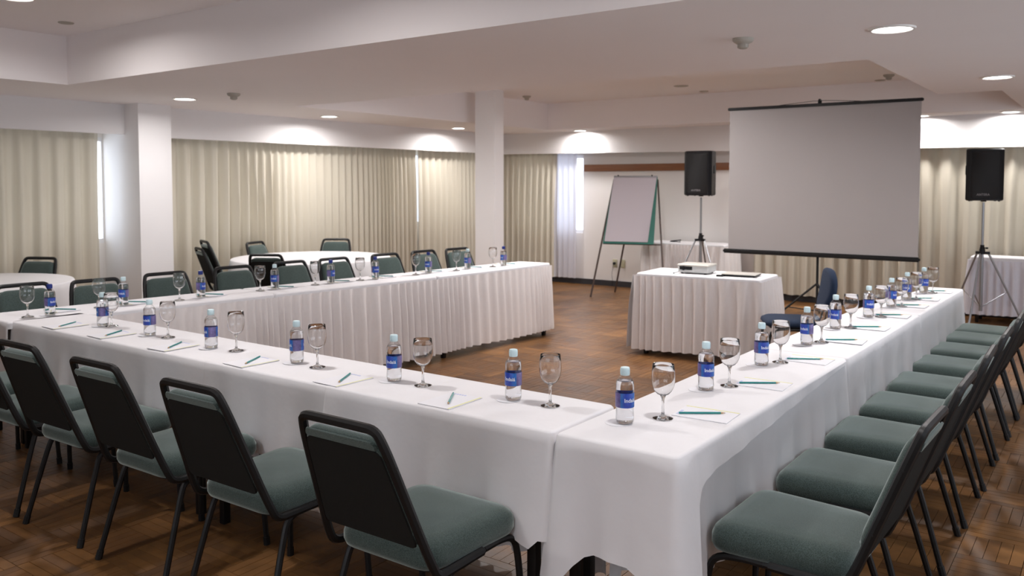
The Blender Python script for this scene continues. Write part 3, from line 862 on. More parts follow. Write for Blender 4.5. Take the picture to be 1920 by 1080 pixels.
# ------------------------------------------------------------------ chairs
def chair_proto():
    t = empty('stacking_chair')
    # seat
    bm = bmesh.new(); loops = []
    for ins, z in ((.030, .402), (.006, .408), (0, .424), (0, .450), (.008, .472), (.026, .486), (.060, .492), (.11, .495)):
        loops.append([(p.x, p.y, z + .006 * (p.y > .1) * 0) for p in rrect(.405 - 2 * ins, .455 - 2 * ins, -.215 + ins, .225 - ins, max(.02, .075 - ins * .4), 6)])
    loft(bm, loops); mesh_obj('seat', bm, M_fabric, t, angle=75)
    bm = bmesh.new()
    loft(bm, [[(p.x, p.y, z) for p in rrect(.36, .40, -.19, .20, .05, 5)] for z in (.396, .404)])
    mesh_obj('seat_pan', bm, M_frame, t)
    # back plane: v from 0 (z=.44) to 1 (z=.88)
    def bp(u, v, o=0):
        z = .44 + .44 * v; y = -.225 - .165 * v - .02 * math.sin(PI * v) * 0
        nrm = Vector((0, .44, .165)).normalized()
        return Vector((u, y, z)) + nrm * o
    # back frame tube
    hw = lambda v: .218 - .055 * v
    pts = []
    for sgn in (-1,):
        pts += [(-.215, .02, .402), (-.218, -.13, .402), (-.222, -.205, .405), tuple(bp(-.219, .04))]
    body = [bp(-hw(.15), .15), bp(-hw(.5), .5), bp(-hw(.80), .80)]
    topc = [bp(-.163, .92), bp(-.150, .998), bp(-.085, 1.0), bp(.085, 1.0), bp(.150, .998), bp(.163, .92)]
    rest = [bp(hw(.80), .80), bp(hw(.5), .5), bp(hw(.15), .15), bp(.219, .04)] + [Vector((.222, -.205, .405)), Vector((.218, -.13, .402)), Vector((.215, .02, .402))]
    allp = [Vector(p) for p in pts] + body + topc + rest
    bm = bmesh.new(); tube(bm, allp, .0145, 8, smooth=2, flat=1.0)
    mesh_obj('back_frame', bm, M_frame, t)
    # backrest pad : outline in (u, v)
    out = rrect(.375, .262, .14, .905, .045, 6)      # y used as v: needs scaling of corner radius
    out = []
    for p in rrect(.396, .302, .14 * .47, .925 * .47, .050, 6): out.append((p.x, p.y / .47))
    cu = sum(p[0] for p in out) / len(out); cv = sum(p[1] for p in out) / len(out)
    def ring(s, o): return [bp(cu + (u - cu) * (1 - s / .19), cv + (v - cv) * (1 - s / .17), o) for u, v in out]
    bm = bmesh.new(); loft(bm, [ring(.004, -.010), ring(0, -.004), ring(0, .014), ring(.010, .026), ring(.035, .032)])
    mesh_obj('backrest', bm, M_fabric, t, angle=75)
    # rear cover (leaves the fabric roll visible at the top)
    out2 = []
    for p in rrect(.388, .308, .15 * .47, .855 * .47, .025, 5): out2.append((p.x, p.y / .47))
    bm = bmesh.new(); loft(bm, [[bp(u, v, -.009) for u, v in out2], [bp(u * .985, v, -.0135) for u, v in out2]])
    bmesh.ops.recalc_face_normals(bm, faces=bm.faces)
    mesh_obj('back_cover', bm, M_pad_back, t)
    # fabric roll on the rear top edge
    bm = bmesh.new()
    out3 = []
    for p in rrect(.302, .285, .865 * .47, .920 * .47, .012, 4): out3.append((p.x, p.y / .47))
    loft(bm, [[bp(u, v, -.009) for u, v in out3], [bp(u * .97, v * .98 + .018, -.016) for u, v in out3]])
    bmesh.ops.recalc_face_normals(bm, faces=bm.faces)
    mesh_obj('top_roll', bm, M_fabric, t)
    # screws on the frame
    for v in (.30, .74):
        for s in (-1, 1):
            bm = bmesh.new(); lathe(bm, [(.004, 0), (.004, .003), (.002, .004)], 8)
            p = bp(s * (hw(v) + .011), v)
            bmesh.ops.transform(bm, matrix=Matrix.Translation(p) @ Matrix.Rotation(s * PI / 2, 4, 'Y'), verts=bm.verts)
            mesh_obj('screw', bm, M_rubber, t)
    # legs and rails
    for s in (-1, 1):
        bm = bmesh.new(); tube(bm, [(s * .232, .235, 0), (s * .214, .222, .33), (s * .205, .20, .385), (s * .205, .12, .398), (s * .205, .04, .398)], .0118, 8, smooth=2)
        tube(bm, [(s * .2325, .2352, 0), (s * .230, .2335, .035)], .0145, 8)
        mesh_obj('leg', bm, M_frame, t)
        bm = bmesh.new(); tube(bm, [(s * .232, -.262, 0), (s * .208, -.165, .33), (s * .204, -.14, .385), (s * .204, -.06, .398), (s * .204, .04, .398)], .0118, 8, smooth=2)
        tube(bm, [(s * .232, -.2625, 0), (s * .2295, -.252, .035)], .0145, 8)
        mesh_obj('leg', bm, M_frame, t)
    for y in (.13, -.10):
        bm = bmesh.new(); tube(bm, [(-.205, y, .396), (.205, y, .396)], .009, 6); mesh_obj('stretcher', bm, M_frame, t)
    return t
CH = chair_proto(); used = [False]
def place_chair(x, y, rz, label, group):
    o = CH if not used[0] else copy_tree(CH)
    used[0] = True
    global LASTCH
    LASTCH = o
    o.location = (x, y, 0); o.rotation_euler = (0, 0, rz)
    tag(o, label, 'chair', group)
ORD = ['first', 'second', 'third', 'fourth', 'fifth', 'sixth', 'seventh', 'eighth', 'ninth', 'tenth']
jit = random.Random(5)
for i, x in enumerate((-1.83, -2.57, -3.20, -3.84, -4.42, -5.02)):
    place_chair(x, 2.055, R(jit.uniform(-2, 2)), 'green-grey padded chair seen from behind, %s from the seam corner in the near row' % ORD[i], 'chairs along the near table row')
for i, y in enumerate((2.72, 3.32, 3.92, 4.50, 5.08, 5.68, 6.22, 6.74, 7.18)):
    place_chair(-.812 + .006 * i, y, PI / 2 + R(jit.uniform(-1.5, 1.5)), 'green-grey padded chair, %s from the front in the right-hand row' % ORD[i], 'chairs along the right-hand row')
a3 = R(-90 - 5.7)
for i, (x, y) in enumerate(((-6.07, 2.68), (-5.94, 3.10), (-5.955, 3.66), (-5.95, 4.27), (-5.93, 4.86), (-5.875, 5.32), (-5.825, 5.92), (-5.79, 6.46), (-5.72, 6.90))):
    place_chair(x + .38, y - .02, a3 + R(jit.uniform(-2, 2)), 'dark padded chair behind the left-hand row, %s from the left edge' % ORD[i], 'chairs behind the left-hand row')
# chairs at the round tables
def facing(x, y, tx, ty): return math.atan2(-(tx - x), ty - y)
def round_chair(bx, by, tx, ty, label, tw=0):
    """bx,by: where the top of the back is"""
    a = facing(bx, by, tx, ty) + tw
    place_chair(bx - math.sin(a) * .39, by + math.cos(a) * .39, a, label, 'chairs around the round tables')
round_chair(-8.14, 3.78, -7.74, 2.99, 'dark padded chair between the left round table and the column')
round_chair(-8.27, 6.27, -7.32, 6.32, 'dark padded chair against the curtain, left behind the middle round table', R(14))
round_chair(-7.93, 7.24, -7.32, 6.32, 'dark padded chair against the curtain, right behind the middle round table', R(4))
round_chair(-6.72, 5.22, -7.32, 6.32, 'black-backed chair turned away, in front of the middle round table')
for k, lab in ((0, 'lower'), (1, 'upper')):
    a = R(-21)
    bx, by = -7.96 - math.sin(a) * .055 * k, 5.32 + math.cos(a) * .055 * k
    place_chair(bx - math.sin(a) * .39, by + math.cos(a) * .39, a, 'grey-backed chair seen edge-on right of the column, %s of two stacked' % lab, 'chairs around the round tables')
    LASTCH.location.z = .075 * k

# blue chair
def blue_chair():
    t = empty('visitor_chair', (-2.16, 6.88, 0), R(117), label='blue upholstered chair with oval back beside the projector table', cat='chair')
    bm = bmesh.new(); loops = []
    for ins, z in ((.05, .425), (.012, .430), (0, .446), (.006, .466), (.035, .482), (.09, .488)):
        loops.append([(p.x, p.y, z) for p in rrect(.40 - 2 * ins, .46 - 2 * ins, -.22 + ins, .22 - ins, max(.03, .14 - ins * .5), 7)])
    loft(bm, loops); mesh_obj('seat', bm, M_blue, t, angle=75)
    bm = bmesh.new(); loft(bm, [[(p.x, p.y, z) for p in rrect(.34, .40, -.18, .18, .08, 6)] for z in (.414, .426)]); mesh_obj('seat_shell', bm, M_black, t)
    # oval back
    def bp(u, z, o): return Vector((u, -.235 - .17 * (z - .5) - .03 * math.sin(PI * min(1, max(0, (z - .55) / .34))), z)) + Vector((0, 1, .17)).normalized() * o - Vector((0, (.18 * u * u) * -1, 0))
    def ov(s):
        L = []
        for k in range(28):
            a = 2 * PI * k / 28
            c_, s_ = math.cos(a), math.sin(a)
            sx = abs(c_) ** .8 * (1 if c_ > 0 else -1); sz = abs(s_) ** .8 * (1 if s_ > 0 else -1)
            L.append((.205 * s * sx, .72 + .170 * s * sz))
        return L
    bm = bmesh.new(); loft(bm, [[bp(u, z, o) for u, z in ov(s)] for s, o in ((.80, -.030), (.97, -.024), (1.0, -.008), (1, .008), (.96, .024), (.80, .034))])
    bmesh.ops.recalc_face_normals(bm, faces=bm.faces)
    mesh_obj('backrest', bm, M_blue, t, angle=75)
    for s in (-1, 1):
        bm = bmesh.new(); tube(bm, [(s * .12, -.10, .42), (s * .12, -.24, .42), (s * .12, -.275, .47), (s * .12, -.29, .62)], .011, 8, smooth=2); mesh_obj('back_bar', bm, M_frame, t)
        bm = bmesh.new(); tube(bm, [(s * .225, .22, 0), (s * .205, .19, .37), (s * .20, .15, .405), (s * .20, .0, .41)], .0115, 8, smooth=2); mesh_obj('leg', bm, M_frame, t)
        bm = bmesh.new(); tube(bm, [(s * .225, -.27, 0), (s * .205, -.18, .37), (s * .20, -.14, .405), (s * .20, .0, .41)], .0115, 8, smooth=2); mesh_obj('leg', bm, M_frame, t)
    bm = bmesh.new(); tube(bm, [(-.2, .10, .405), (.2, .10, .405)], .009, 6); tube(bm, [(-.2, -.10, .405), (.2, -.10, .405)], .009, 6); mesh_obj('stretcher', bm, M_frame, t)
blue_chair()

# ------------------------------------------------------------------ tableware
def bottle_proto(capmat):
    t = empty('water_bottle')
    H = .192
    rb = .0315
    prof = [(.020, 0), (.027, .002), (rb - .001, .008), (rb, .020), (rb - .001, .045), (rb - .0015, .075), (rb, .085), (rb, .125), (rb - .0004, .138), (rb - .0025, .146), (.0235, .154), (.0175, .161), (.0145, .167), (.0135, .176)]
    bm = bmesh.new(); lathe(bm, prof, 28, True, False); mesh_obj('bottle_body', bm, M_pet, t, angle=60)
    wp = [(.018, .0015)] + [(r - .0014, z + .0015) for r, z in prof[1:11] if z < .150]
    bm = bmesh.new(); lathe(bm, wp, 28); mesh_obj('water', bm, M_water, t, angle=60)
    bm = bmesh.new(); lathe(bm, [(rb + .0005, .0585), (rb + .0009, .0592), (rb + .0009, .1073), (rb + .0005, .108)], 32, False, False)
    lb = mesh_obj('bottle_label', bm, M_label, t)
    for k in (0, 1):
        text_mesh('Indaiá', .0185, M_white_ink, lb, Matrix.Rotation(PI * k, 4, 'Z') @ Matrix.Translation((0, 0, .084)), wrap=rb + .0015, bold=.0003)
    bm = bmesh.new(); lathe(bm, [(.0152, .166), (.0160, .168), (.0160, .1885), (.0148, .1925), (.011, .1935)], 24)
    for k in range(24):
        a = 2 * PI * k / 24
        box(bm, .0158, .0165, -.0008, .0008, .171, .187, Matrix.Rotation(a, 4, 'Z'))
    mesh_obj('cap', bm, capmat, t)
    return t
BP = [bottle_proto(M_cappale), bottle_proto(M_capblue)]; bused = [False, False]
brnd = random.Random(11)
def bottle(x, y, kind, rz, label):
    o = BP[kind] if not bused[kind] else copy_tree(BP[kind]); bused[kind] = True
    o.location = (x, y, ZT + .0045); o.rotation_euler = (0, 0, rz)
    tag(o, label, 'water bottle', 'water bottles on the tables')

def glass_proto():
    t = empty('wine_glass')
    bm = bmesh.new()
    lathe(bm, [(.0335, 0), (.034, .0012), (.028, .0035), (.014, .0065), (.0065, .012), (.0045, .022), (.0042, .050), (.0050, .062), (.0085, .070), (.010, .073)], 26)
    mesh_obj('stem_and_foot', bm, M_glass, t, angle=60)
    bm = bmesh.new()
    bw = [(.003, .0725), (.011, .0742), (.0215, .0795), (.0305, .0895), (.0368, .104), (.0393, .120), (.0394, .134), (.0382, .151), (.0358, .1725)]
    inner = [(max(.002, r - .0008), z + (.0018 if i < 3 else .0006)) for i, (r, z) in enumerate(bw)]
    inner[-1] = (bw[-1][0] - .0009, bw[-1][1] + .0001)
    lathe(bm, bw + [(bw[-1][0] - .0003, bw[-1][1] + .0006)] + inner[::-1], 36, True, True)
    bmesh.ops.recalc_face_normals(bm, faces=bm.faces)
    mesh_obj('bowl', bm, M_glass_bowl, t, angle=60)
    bm = bmesh.new(); n = 40
    tube(bm, [(.0353 * math.cos(2 * PI * k / n), .0353 * math.sin(2 * PI * k / n), .1732) for k in range(n + 1)], .0008, 5, cap=False)
    mesh_obj('rim', bm, M_glass_thin, t)
    return t
GP = glass_proto(); gused = [False]
def glass(x, y, label):
    o = GP if not gused[0] else copy_tree(GP); gused[0] = True
    o.location = (x, y, ZT + .0045)
    o.scale = (1.04, 1.04, 1.10)
    tag(o, label, 'wine glass', 'stemmed glasses on the tables')

def coaster_proto():
    bm = bmesh.new(); lathe(bm, [(.046, 0), (.0465, .0005), (.046, .001)], 26); 
    return mesh_obj('paper_coaster', bm, M_paper)
CP = coaster_proto(); cused = [False]
def coaster(x, y, label):
    o = CP if not cused[0] else copy_tree(CP); cused[0] = True
    o.location = (x, y, ZT + .0032); tag(o, label, 'coaster', 'paper coasters under the bottles')

def pad_proto():
    t = empty('notepad')
    bm = bmesh.new(); box(bm, -.075, .075, -.10, .10, 0, .0025); mesh_obj('pages', bm, M_paper, t, smooth=False)
    bm = bmesh.new(); box(bm, .066, .074, -.099, .099, .0024, .0028); mesh_obj('yellow_edge_print', bm, M_yellow, t, smooth=False)
    bm = bmesh.new()
    for k in range(5): box(bm, -.05 + k * .012, -.042 + k * .012, .083, .093, .0024, .0027)
    mesh_obj('header_print', bm, M_blueprint, t, smooth=False)
    return t
def pencil_proto():
    t = empty('pencil')
    bm = bmesh.new(); tube(bm, [(0, .078, 0), (0, -.070, 0)], .0037, 6); mesh_obj('shaft', bm, M_teal, t, smooth=False)
    bm = bmesh.new(); tube(bm, [(0, -.070, 0), (0, -.083, 0)], .0036, 8, r1=.0012); 
    tp = mesh_obj('sharpened_tip', bm, M_wood_tip, t)
    bm = bmesh.new(); tube(bm, [(0, -.083, 0), (0, -.087, 0)], .0012, 6, r1=.0003); mesh_obj('lead', bm, M_rubber, tp)
    return t
PP, QP = pad_proto(), pencil_proto(); pused = [False]
def pad(x, y, a, lab, plab):
    o = PP if not pused[0] else copy_tree(PP)
    q = QP if not pused[0] else copy_tree(QP)
    pused[0] = True
    o.location = (x, y, ZT + .003); o.rotation_euler = (0, 0, a); tag(o, lab, 'notepad', 'notepads on the tables')
    v = Matrix.Rotation(a, 3, 'Z') @ Vector((-.01, .015, 0))
    q.location = (x + v.x, y + v.y, ZT + .0098); q.rotation_euler = (0, 0, a + R(32)); tag(q, plab, 'pencil', 'green pencils on the notepads')

# near row, from the corner leftwards
b1 = [(-1.84, 2.56), (-2.42, 2.52), (-3.03, 2.52), (-3.65, 2.50), (-4.23, 2.52), (-4.73, 2.53)]
g1 = [(-1.68, 2.57), (-2.27, 2.53), (-2.88, 2.51), (-3.57, 2.54), (-4.09, 2.54), (-4.68, 2.555)]
g1[3] = (-3.49, 2.53)
for i in range(6):
    w = ORD[i] + ' from the corner seam on the near row'
    bottle(*b1[i], 0, R(brnd.uniform(0, 360)) if i > 2 else R([10, 20, -30][i]), 'small water bottle with pale cap, ' + w)
    coaster(b1[i][0] - .018, b1[i][1] - .006, 'white paper coaster under the bottle, ' + w)
    glass(*g1[i], 'clear stemmed wine glass, ' + w)
    pad(b1[i][0] - .185, 2.41, R(jit.uniform(-3, 3)), 'white notepad with yellow edge, ' + w, 'green pencil lying on a notepad, ' + w)
b2 = [(-1.35, 2.53), (-1.31, 3.13), (-1.29, 3.71), (-1.27, 4.32), (-1.28, 4.89), (-1.23, 5.44), (-1.21, 5.98), (-1.20, 6.43), (-1.17, 6.88)]
g2 = [(-1.27, 2.66), (-1.26, 3.25), (-1.24, 3.82), (-1.23, 4.44), (-1.22, 4.98), (-1.17, 5.50), (-1.16, 6.05), (-1.15, 6.49), (-1.12, 6.95)]
p2 = [2.795, 3.36, 3.95, 4.55, 5.05, 5.60, 6.13, 6.55, 7.06]
for i in range(9):
    w = ORD[i] + ' from the near end of the right-hand row'
    bottle(*b2[i], 0, R([62, 50, 55][i]) if i < 3 else R(brnd.uniform(0, 360)), 'small water bottle with pale cap, ' + w)
    coaster(b2[i][0] - .02, b2[i][1] - .006, 'white paper coaster under the bottle, ' + w)
    glass(*g2[i], 'clear stemmed wine glass, ' + w)
    pad(-1.168 + .008 * i, p2[i], R(90 + jit.uniform(-3, 3)), 'white notepad with yellow edge, ' + w, 'green pencil lying on a notepad, ' + w)
b3 = [(-5.39, 2.55, 1), (-5.41, 3.04, 0), (-5.34, 3.58, 1), (-5.31, 4.21, 0), (-5.25, 4.73, 1), (-5.17, 5.16, 1), (-5.12, 5.79, 1), (-5.07, 6.30, 0), (-4.98, 6.76, 1)]
g3 = [(-5.42, 2.43), (-5.46, 2.90), (-5.34, 3.41), (-5.32, 4.08), (-5.27, 4.58), (-5.21, 5.02), (-5.12, 5.62), (-5.06, 6.12), (-5.00, 6.61)]
p3 = [(-5.55, 2.70), (-5.49, 3.17), (-5.42, 3.72), (-5.37, 4.33), (-5.31, 4.87), (-5.26, 5.34), (-5.20, 5.93), (-5.13, 6.44), (-5.07, 6.92)]
for i in range(9):
    w = ORD[i] + ' from the left end of the left-hand row'
    x, y, k = b3[i]
    bottle(x, y, k, R(brnd.uniform(0, 360)), ('small water bottle with deep blue cap, ' if k else 'small water bottle with pale cap, ') + w)
    coaster(x - .018, y - .006, 'white paper coaster under the bottle, ' + w)
    glass(*g3[i], 'clear stemmed wine glass, ' + w)
    pad(*p3[i], a3 + R(jit.uniform(-3, 3)), 'white notepad with yellow edge, ' + w, 'green pencil lying on a notepad, ' + w)

# ------------------------------------------------------------------ projector and laptop
def projector():
    t = empty('projector', (-3.14, 7.27, ZT + .001), R(4), label='pale grey projector with black lens bay standing on the skirted middle table', cat='projector')
    bm = bmesh.new()
    loft(bm, [[(p.x, p.y, z) for p in rrect(.29 - i, .29 - i, -.12 + i / 2, .12 - i / 2, .02, 4)] for i, z in ((.012, .012), (0, .018), (0, .062), (.004, .068))])
    mesh_obj('housing', bm, M_greyplastic, t, angle=60)
    bm = bmesh.new()
    loft(bm, [[(p.x, p.y, z) for p in rrect(.30 - i, .30 - i, -.125 + i / 2, .125 - i / 2, .02, 4)] for i, z in ((.003, .069), (0, .073), (0, .080), (.012, .087))])
    mesh_obj('lid', bm, M_silver, t, angle=60)
    bbox('lens_bay', -.125, -.005, -.1235, -.10, .036, .0685, M_black, t, bev=.003)
    bm = bmesh.new(); lathe(bm, [(.020, 0), (.021, .006), (.017, .008), (.012, .004)], 20)
    bmesh.ops.transform(bm, matrix=Matrix.Translation((-.085, -.1235, .052)) @ Matrix.Rotation(PI / 2, 4, 'X'), verts=bm.verts)
    mesh_obj('lens', bm, M_black, t)
    for sx in (-.11, .11):
        for sy in (-.09, .09):
            bm = bmesh.new(); lathe(bm, [(.011, 0), (.012, .014)], 12, c=(sx, sy, 0)); mesh_obj('foot', bm, M_rubber, t)
    bm = bmesh.new(); tube(bm, [(-.13, -.08, .02), (-.17, -.10, .004), (-.18, -.15, .004), (-.15, -.19, .004)], .003, 6, smooth=2); mesh_obj('cable', bm, M_black, t)
projector()
def laptop():
    t = empty('laptop', (-2.72, 7.27, ZT + .001), R(7), label='closed thin laptop lying at the right end of the middle table', cat='laptop')
    bbox('base', -.15, .15, -.115, .115, .006, .016, M_black, t, bev=.003)
    bbox('lid', -.151, .151, -.116, .116, .0175, .024, M_silver, t, bev=.003)
    for sx in (-.13, .13):
        for sy in (-.09, .09):
            bm = bmesh.new(); lathe(bm, [(.007, 0), (.008, .0065)], 10, c=(sx, sy, 0)); mesh_obj('foot', bm, M_rubber, t)
laptop()
o = bbox('power_adapter', -.03, .03, -.015, .015, 0, .014, M_black, None, bev=.003); o.location = (-2.86, 7.115, ZT + .001); o.rotation_euler = (0, 0, R(20))
tag(o, 'small black adapter beside the closed laptop', 'adapter')
t = empty('stapler', (-5.08, 11.0, ZT + .001), R(10), label='small dark stapler lying on the side table behind the left speaker', cat='stapler')
bbox('base', -.08, .07, -.014, .014, 0, .008, M_black, t, bev=.002)
bbox('arm', -.07, .08, -.012, .012, .010, .026, M_black, t, bev=.004, M=Matrix.Rotation(R(-8), 4, 'Y'))

# ------------------------------------------------------------------ projection screen
def screen():
    y = 9.2
    t = empty('projection_screen', (-2.62, y, 0), label='large pull-up projection screen with black bars on a tripod', cat='projection screen')
    X = lambda v: v + 2.62
    L, Rr = -3.60, -1.625
    zb, zt = .835, 2.395
    bm = bmesh.new(); box(bm, X(L), X(Rr), -.002, .002, zb, zt); mesh_obj('screen_sheet', bm, M_screen, t, smooth=False)
    bm = bmesh.new(); box(bm, X(L) - .02, X(Rr) + .02, -.018, .018, zt - .002, zt + .030); bmesh.ops.bevel(bm, geom=bm.edges[:], offset=.006, segments=2, affect='EDGES')
    mesh_obj('top_bar', bm, M_frame, t)
    bm = bmesh.new(); box(bm, X(L) - .055, X(Rr) + .02, -.032, .028, zb - .047, zb + .001); bmesh.ops.bevel(bm, geom=bm.edges[:], offset=.012, segments=3, affect='EDGES')
    mesh_obj('roller_case', bm, M_frame, t)
    bm = bmesh.new(); tube(bm, [(0, .055, .16), (0, .055, 2.46)], .014, 10); mesh_obj('pole', bm, M_frame, t)
    bbox('pole_bracket', -.03, .03, .025, .075, zb - .05, zb, M_black, t, bev=.004)
    bm = bmesh.new(); tube(bm, [(0, .055, 2.465), (0, .0, 2.465), (0, -.01, 2.42)], .010, 8, smooth=1); mesh_obj('hook', bm, M_frame, t)
    for s in (-1, 1):
        bm = bmesh.new(); tube(bm, [(s * .42, 0, 2.425), (s * .06, .0, 2.452), (0, 0, 2.448)], .003, 6); mesh_obj('hanger_wire', bm, M_frame, t)
    for a in (200, 320, 80):
        c_, s_ = math.cos(R(a)), math.sin(R(a))
        bm = bmesh.new(); tube(bm, [(.0, .055, .50), (.55 * c_, .055 + .55 * s_, .012)], .011, 8)
        tube(bm, [(.0, .055, .20), (.30 * c_, .055 + .30 * s_, .235)], .006, 6)
        lg = mesh_obj('leg', bm, M_frame, t)
        bm = bmesh.new(); lathe(bm, [(.016, 0), (.016, .025), (.010, .03)], 12, c=(.55 * c_, .055 + .55 * s_, 0)); mesh_obj('rubber_foot', bm, M_rubber, lg)
screen()

# ------------------------------------------------------------------ speakers
def stand(x, y, hub, ztop, angs, label):
    t = empty('speaker_stand', (x, y, 0), label=label, cat='speaker stand', group='tripod speaker stands')
    bm = bmesh.new(); tube(bm, [(0, 0, .18), (0, 0, hub + .02)], .018, 12); mesh_obj('lower_pole', bm, M_steel, t)
    bm = bmesh.new(); tube(bm, [(0, 0, hub + .0), (0, 0, ztop)], .013, 12); mesh_obj('upper_pole', bm, M_steel, t)
    bm = bmesh.new(); lathe(bm, [(.022, hub - .03), (.030, hub - .025), (.030, hub + .015), (.021, hub + .05), (.021, hub + .07)], 16)
    for a in angs:
        box(bm, .0, .075, -.014, .014, hub - .03, hub - .002, Matrix.Rotation(R(a), 4, 'Z'))
    mesh_obj('collar', bm, M_black, t)
    bm = bmesh.new(); tube(bm, [(.02, -.02, hub + .04), (.05, -.05, hub + .04)], .006, 6); lathe(bm, [(.012, 0), (.014, .01), (.012, .02)], 12, c=(.05, -.05, hub + .03)); mesh_obj('knob', bm, M_black, t)
    for a in angs:
        c_, s_ = math.cos(R(a)), math.sin(R(a))
        bm = bmesh.new(); tube(bm, [(.065 * c_, .065 * s_, hub - .02), (.44 * c_, .44 * s_, .02)], .011, 8)
        lg = mesh_obj('leg', bm, M_steel, t)
        bm = bmesh.new(); tube(bm, [(.435 * c_, .435 * s_, .03), (.45 * c_, .45 * s_, 0)], .016, 8); mesh_obj('rubber_foot', bm, M_rubber, lg)
        bm = bmesh.new(); tube(bm, [(.0, 0, .22), (.265 * c_, .265 * s_, .40)], .006, 6); mesh_obj('brace', bm, M_steel, t)
def speaker(x, y, z, rz, label, w=.36, h=.56, d=.30):
    t = empty('loudspeaker', (x, y, z), rz, label=label, cat='loudspeaker', group='black loudspeakers on stands')
    bm = bmesh.new()
    # cabinet: trapezoid plan, loft in z
    def plan(i):
        w2 = w / 2 - i
        return [(-w2, -d / 2 + .03 + i), (-w2 * .80, -d / 2 + i), (w2 * .80, -d / 2 + i), (w2, -d / 2 + .03 + i), (w2 * .93, d * .2), (w2 * .66, d / 2 - i), (-w2 * .66, d / 2 - i), (-w2 * .93, d * .2)]
    loft(bm, [[(px, py, q) for px, py in plan(i)] for i, q in ((.015, 0), (0, .012), (0, h - .012), (.015, h))])
    mesh_obj('cabinet', bm, M_black, t, angle=30)
    bm = bmesh.new()
    def gr(i): return [(p.x, -d / 2 - .004 - i, p.y) for p in rrect(w * .74, w * .74, .03, h - .03, .03, 5)]
    loft(bm, [[(q[0], -d / 2 - .0005, q[2]) for q in gr(0)], gr(0), [(q[0] * .97, -d / 2 - .009, q[2] * .99 + .003) for q in gr(0)]])
    bmesh.ops.recalc_face_normals(bm, faces=bm.faces)
    mesh_obj('grille', bm, M_grille, t, angle=50)
    for s in (-1, 1):
        bbox('side_handle', s * (w / 2 - .004) - .006, s * (w / 2 - .004) + .006, .0 - .04, .0 + .03, h * .50, h * .68, M_rubber, t, bev=.004)
    bm = bmesh.new(); box(bm, -.070, .045, -d / 2 - .012, -d / 2 - .009, .045, .085); bg = mesh_obj('badge', bm, M_black, t, smooth=False)
    text_mesh('ANTERA', .032, M_greyink, bg, Matrix.Translation((-.012, -d / 2 - .013, .065)) @ Matrix.Rotation(PI / 2, 4, 'X'), bold=.001)
    for sx in (-.14, .14):
        for sy in (-.10, .08):
            bm = bmesh.new(); lathe(bm, [(.010, -.008), (.013, .002)], 10, c=(sx * (1 if sy < 0 else .8), sy, 0)); mesh_obj('foot', bm, M_rubber, t)
    bm = bmesh.new(); lathe(bm, [(.028, -.012), (.030, .001)], 16); mesh_obj('pole_socket', bm, M_black, t)
xa, ya = -4.32, 10.10
stand(xa, ya, .875, 1.40, (215, 335, 95), 'grey tripod stand under the left loudspeaker, by the flipchart')
speaker(xa, ya, 1.425, R(3), 'black loudspeaker on the stand between flipchart and screen')
xb, yb = -1.205, 10.45
stand(xb, yb, .835, 1.37, (262, 22, 142), 'grey tripod stand under the right loudspeaker, by the far right table')
speaker(xb, yb, 1.39, R(9), 'black loudspeaker on the stand right of the projection screen')

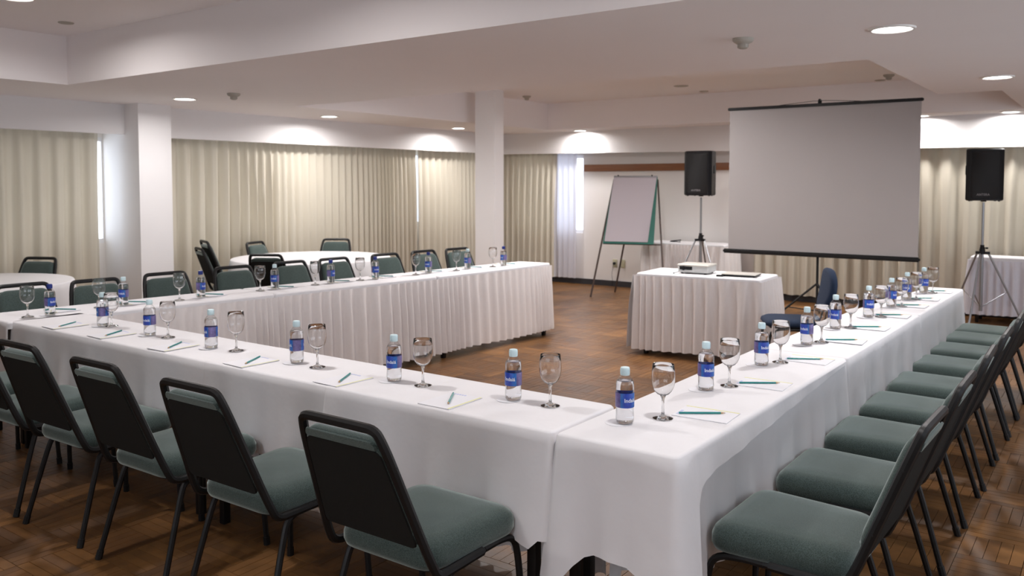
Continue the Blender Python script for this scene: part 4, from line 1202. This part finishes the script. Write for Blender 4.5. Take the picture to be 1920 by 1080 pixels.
# ------------------------------------------------------------------ flipchart easel
def easel():
    TL, TR, BL, BR = (Vector(v) for v in ((-5.825, 10.559, 1.683), (-5.225, 10.707, 1.681), (-5.847, 10.274, .743), (-5.147, 10.434, .749)))
    fl, fr, rf = Vector((-5.93, 10.09, 0)), Vector((-4.82, 10.12, 0)), Vector((-5.908, 10.746, 0))
    c = Vector((-5.62, 10.45, 0))
    n0 = (TR - TL).cross(BL - TL).normalized(); BR = BR - n0 * (BR - TL).dot(n0)
    t = empty('flipchart_easel', c, label='flipchart easel with green board and blank paper before the far wall', cat='flipchart')
    nrm = (BR - BL).cross(TL - BL).normalized()
    if nrm.y > 0: nrm = -nrm
    def quadslab(name, a, b, c_, d, th, mat, off=0):
        bm = bmesh.new()
        f = [bm.verts.new(v + nrm * off - c) for v in (a, b, c_, d)]; g = [bm.verts.new(v + nrm * (off - th) - c) for v in (a, b, c_, d)]
        bm.faces.new(f); bm.faces.new(g[::-1])
        for i in range(4): bm.faces.new((f[i], g[i], g[(i + 1) % 4], f[(i + 1) % 4]))
        bmesh.ops.recalc_face_normals(bm, faces=bm.faces)
        return mesh_obj(name, bm, mat, t, smooth=False)
    quadslab('board', BL, BR, TR, TL, .012, M_green)
    lerp = lambda a, b, f: a + (b - a) * f
    pBL = lerp(BL, BR, .03) + (TL - BL) * .028; pBR = lerp(BL, BR, .885) + (TR - BR) * .028
    pTL = lerp(TL, TR, .0) - (TL - BL) * .02; pTR = lerp(TL, TR, .985) - (TR - BR) * .02
    quadslab('paper_pad', pBL, pBR, pTR, pTL, .006, M_padpaper, .008)
    quadslab('clamp_bar', lerp(TL, BL, .022), lerp(TR, BR, .022), TR, TL, .01, M_steel, .016)
    for f in (.10, .88):
        a = lerp(TL, TR, f)
        bm = bmesh.new(); tube(bm, [a + nrm * .01 - c, a + nrm * .03 - c], .010, 10); mesh_obj('clamp_knob', bm, M_black, t)
    bk = -nrm * .022
    def leg(a, b):
        bm = bmesh.new(); tube(bm, [a - c, b - c], .013, 8); mesh_obj('leg', bm, M_brown, t)
    leg(lerp(TL, BL, .05) + bk, fl); leg(lerp(TR, BR, .05) + bk, fr)
    leg(lerp(lerp(TL, TR, .5), lerp(BL, BR, .5), .05) + bk * 2, rf)
    bm = bmesh.new(); tube(bm, [BL + bk - c, lerp(BL, BR, 1.16) + bk - c], .009, 8); mesh_obj('cross_bar', bm, M_brown, t)
easel()

# wall sockets
def socket(x, z, label):
    t = empty('wall_socket', (x, YB - .001, z), label=label, cat='wall socket', group='sockets low on the far wall')
    bbox('face_plate', -.038, .038, -.010, 0, -.062, .062, M_outlet, t, bev=.003)
    for s in (-1, 1):
        bm = bmesh.new(); lathe(bm, [(.016, 0), (.014, .002), (.012, .001)], 14)
        bmesh.ops.transform(bm, matrix=Matrix.Translation((0, -.010, s * .028)) @ Matrix.Rotation(PI / 2, 4, 'X'), verts=bm.verts)
        mesh_obj('outlet', bm, M_outlet, t)
socket(-6.12, .355, 'beige wall socket low on the far wall, right one, nothing plugged in')
socket(-6.255, .355, 'beige wall socket low on the far wall, left one, with plug')
bm = bmesh.new(); lathe(bm, [(.020, 0), (.022, .03), (.010, .045)], 14)
bmesh.ops.transform(bm, matrix=Matrix.Translation((-6.255, YB - .013, .355)) @ Matrix.Rotation(PI / 2, 4, 'X'), verts=bm.verts)
t = mesh_obj('power_plug', bm, M_black); tag(t, 'black power plug with thin cord in the wall socket behind the flipchart', 'plug')
bm = bmesh.new(); tube(bm, [(-6.255, YB - .055, .355), (-6.26, YB - .06, .30), (-6.29, YB - .05, .18), (-6.27, YB - .045, .09), (-6.28, YB - .05, .004)], .003, 6, smooth=2)
mesh_obj('cord', bm, M_black, t)
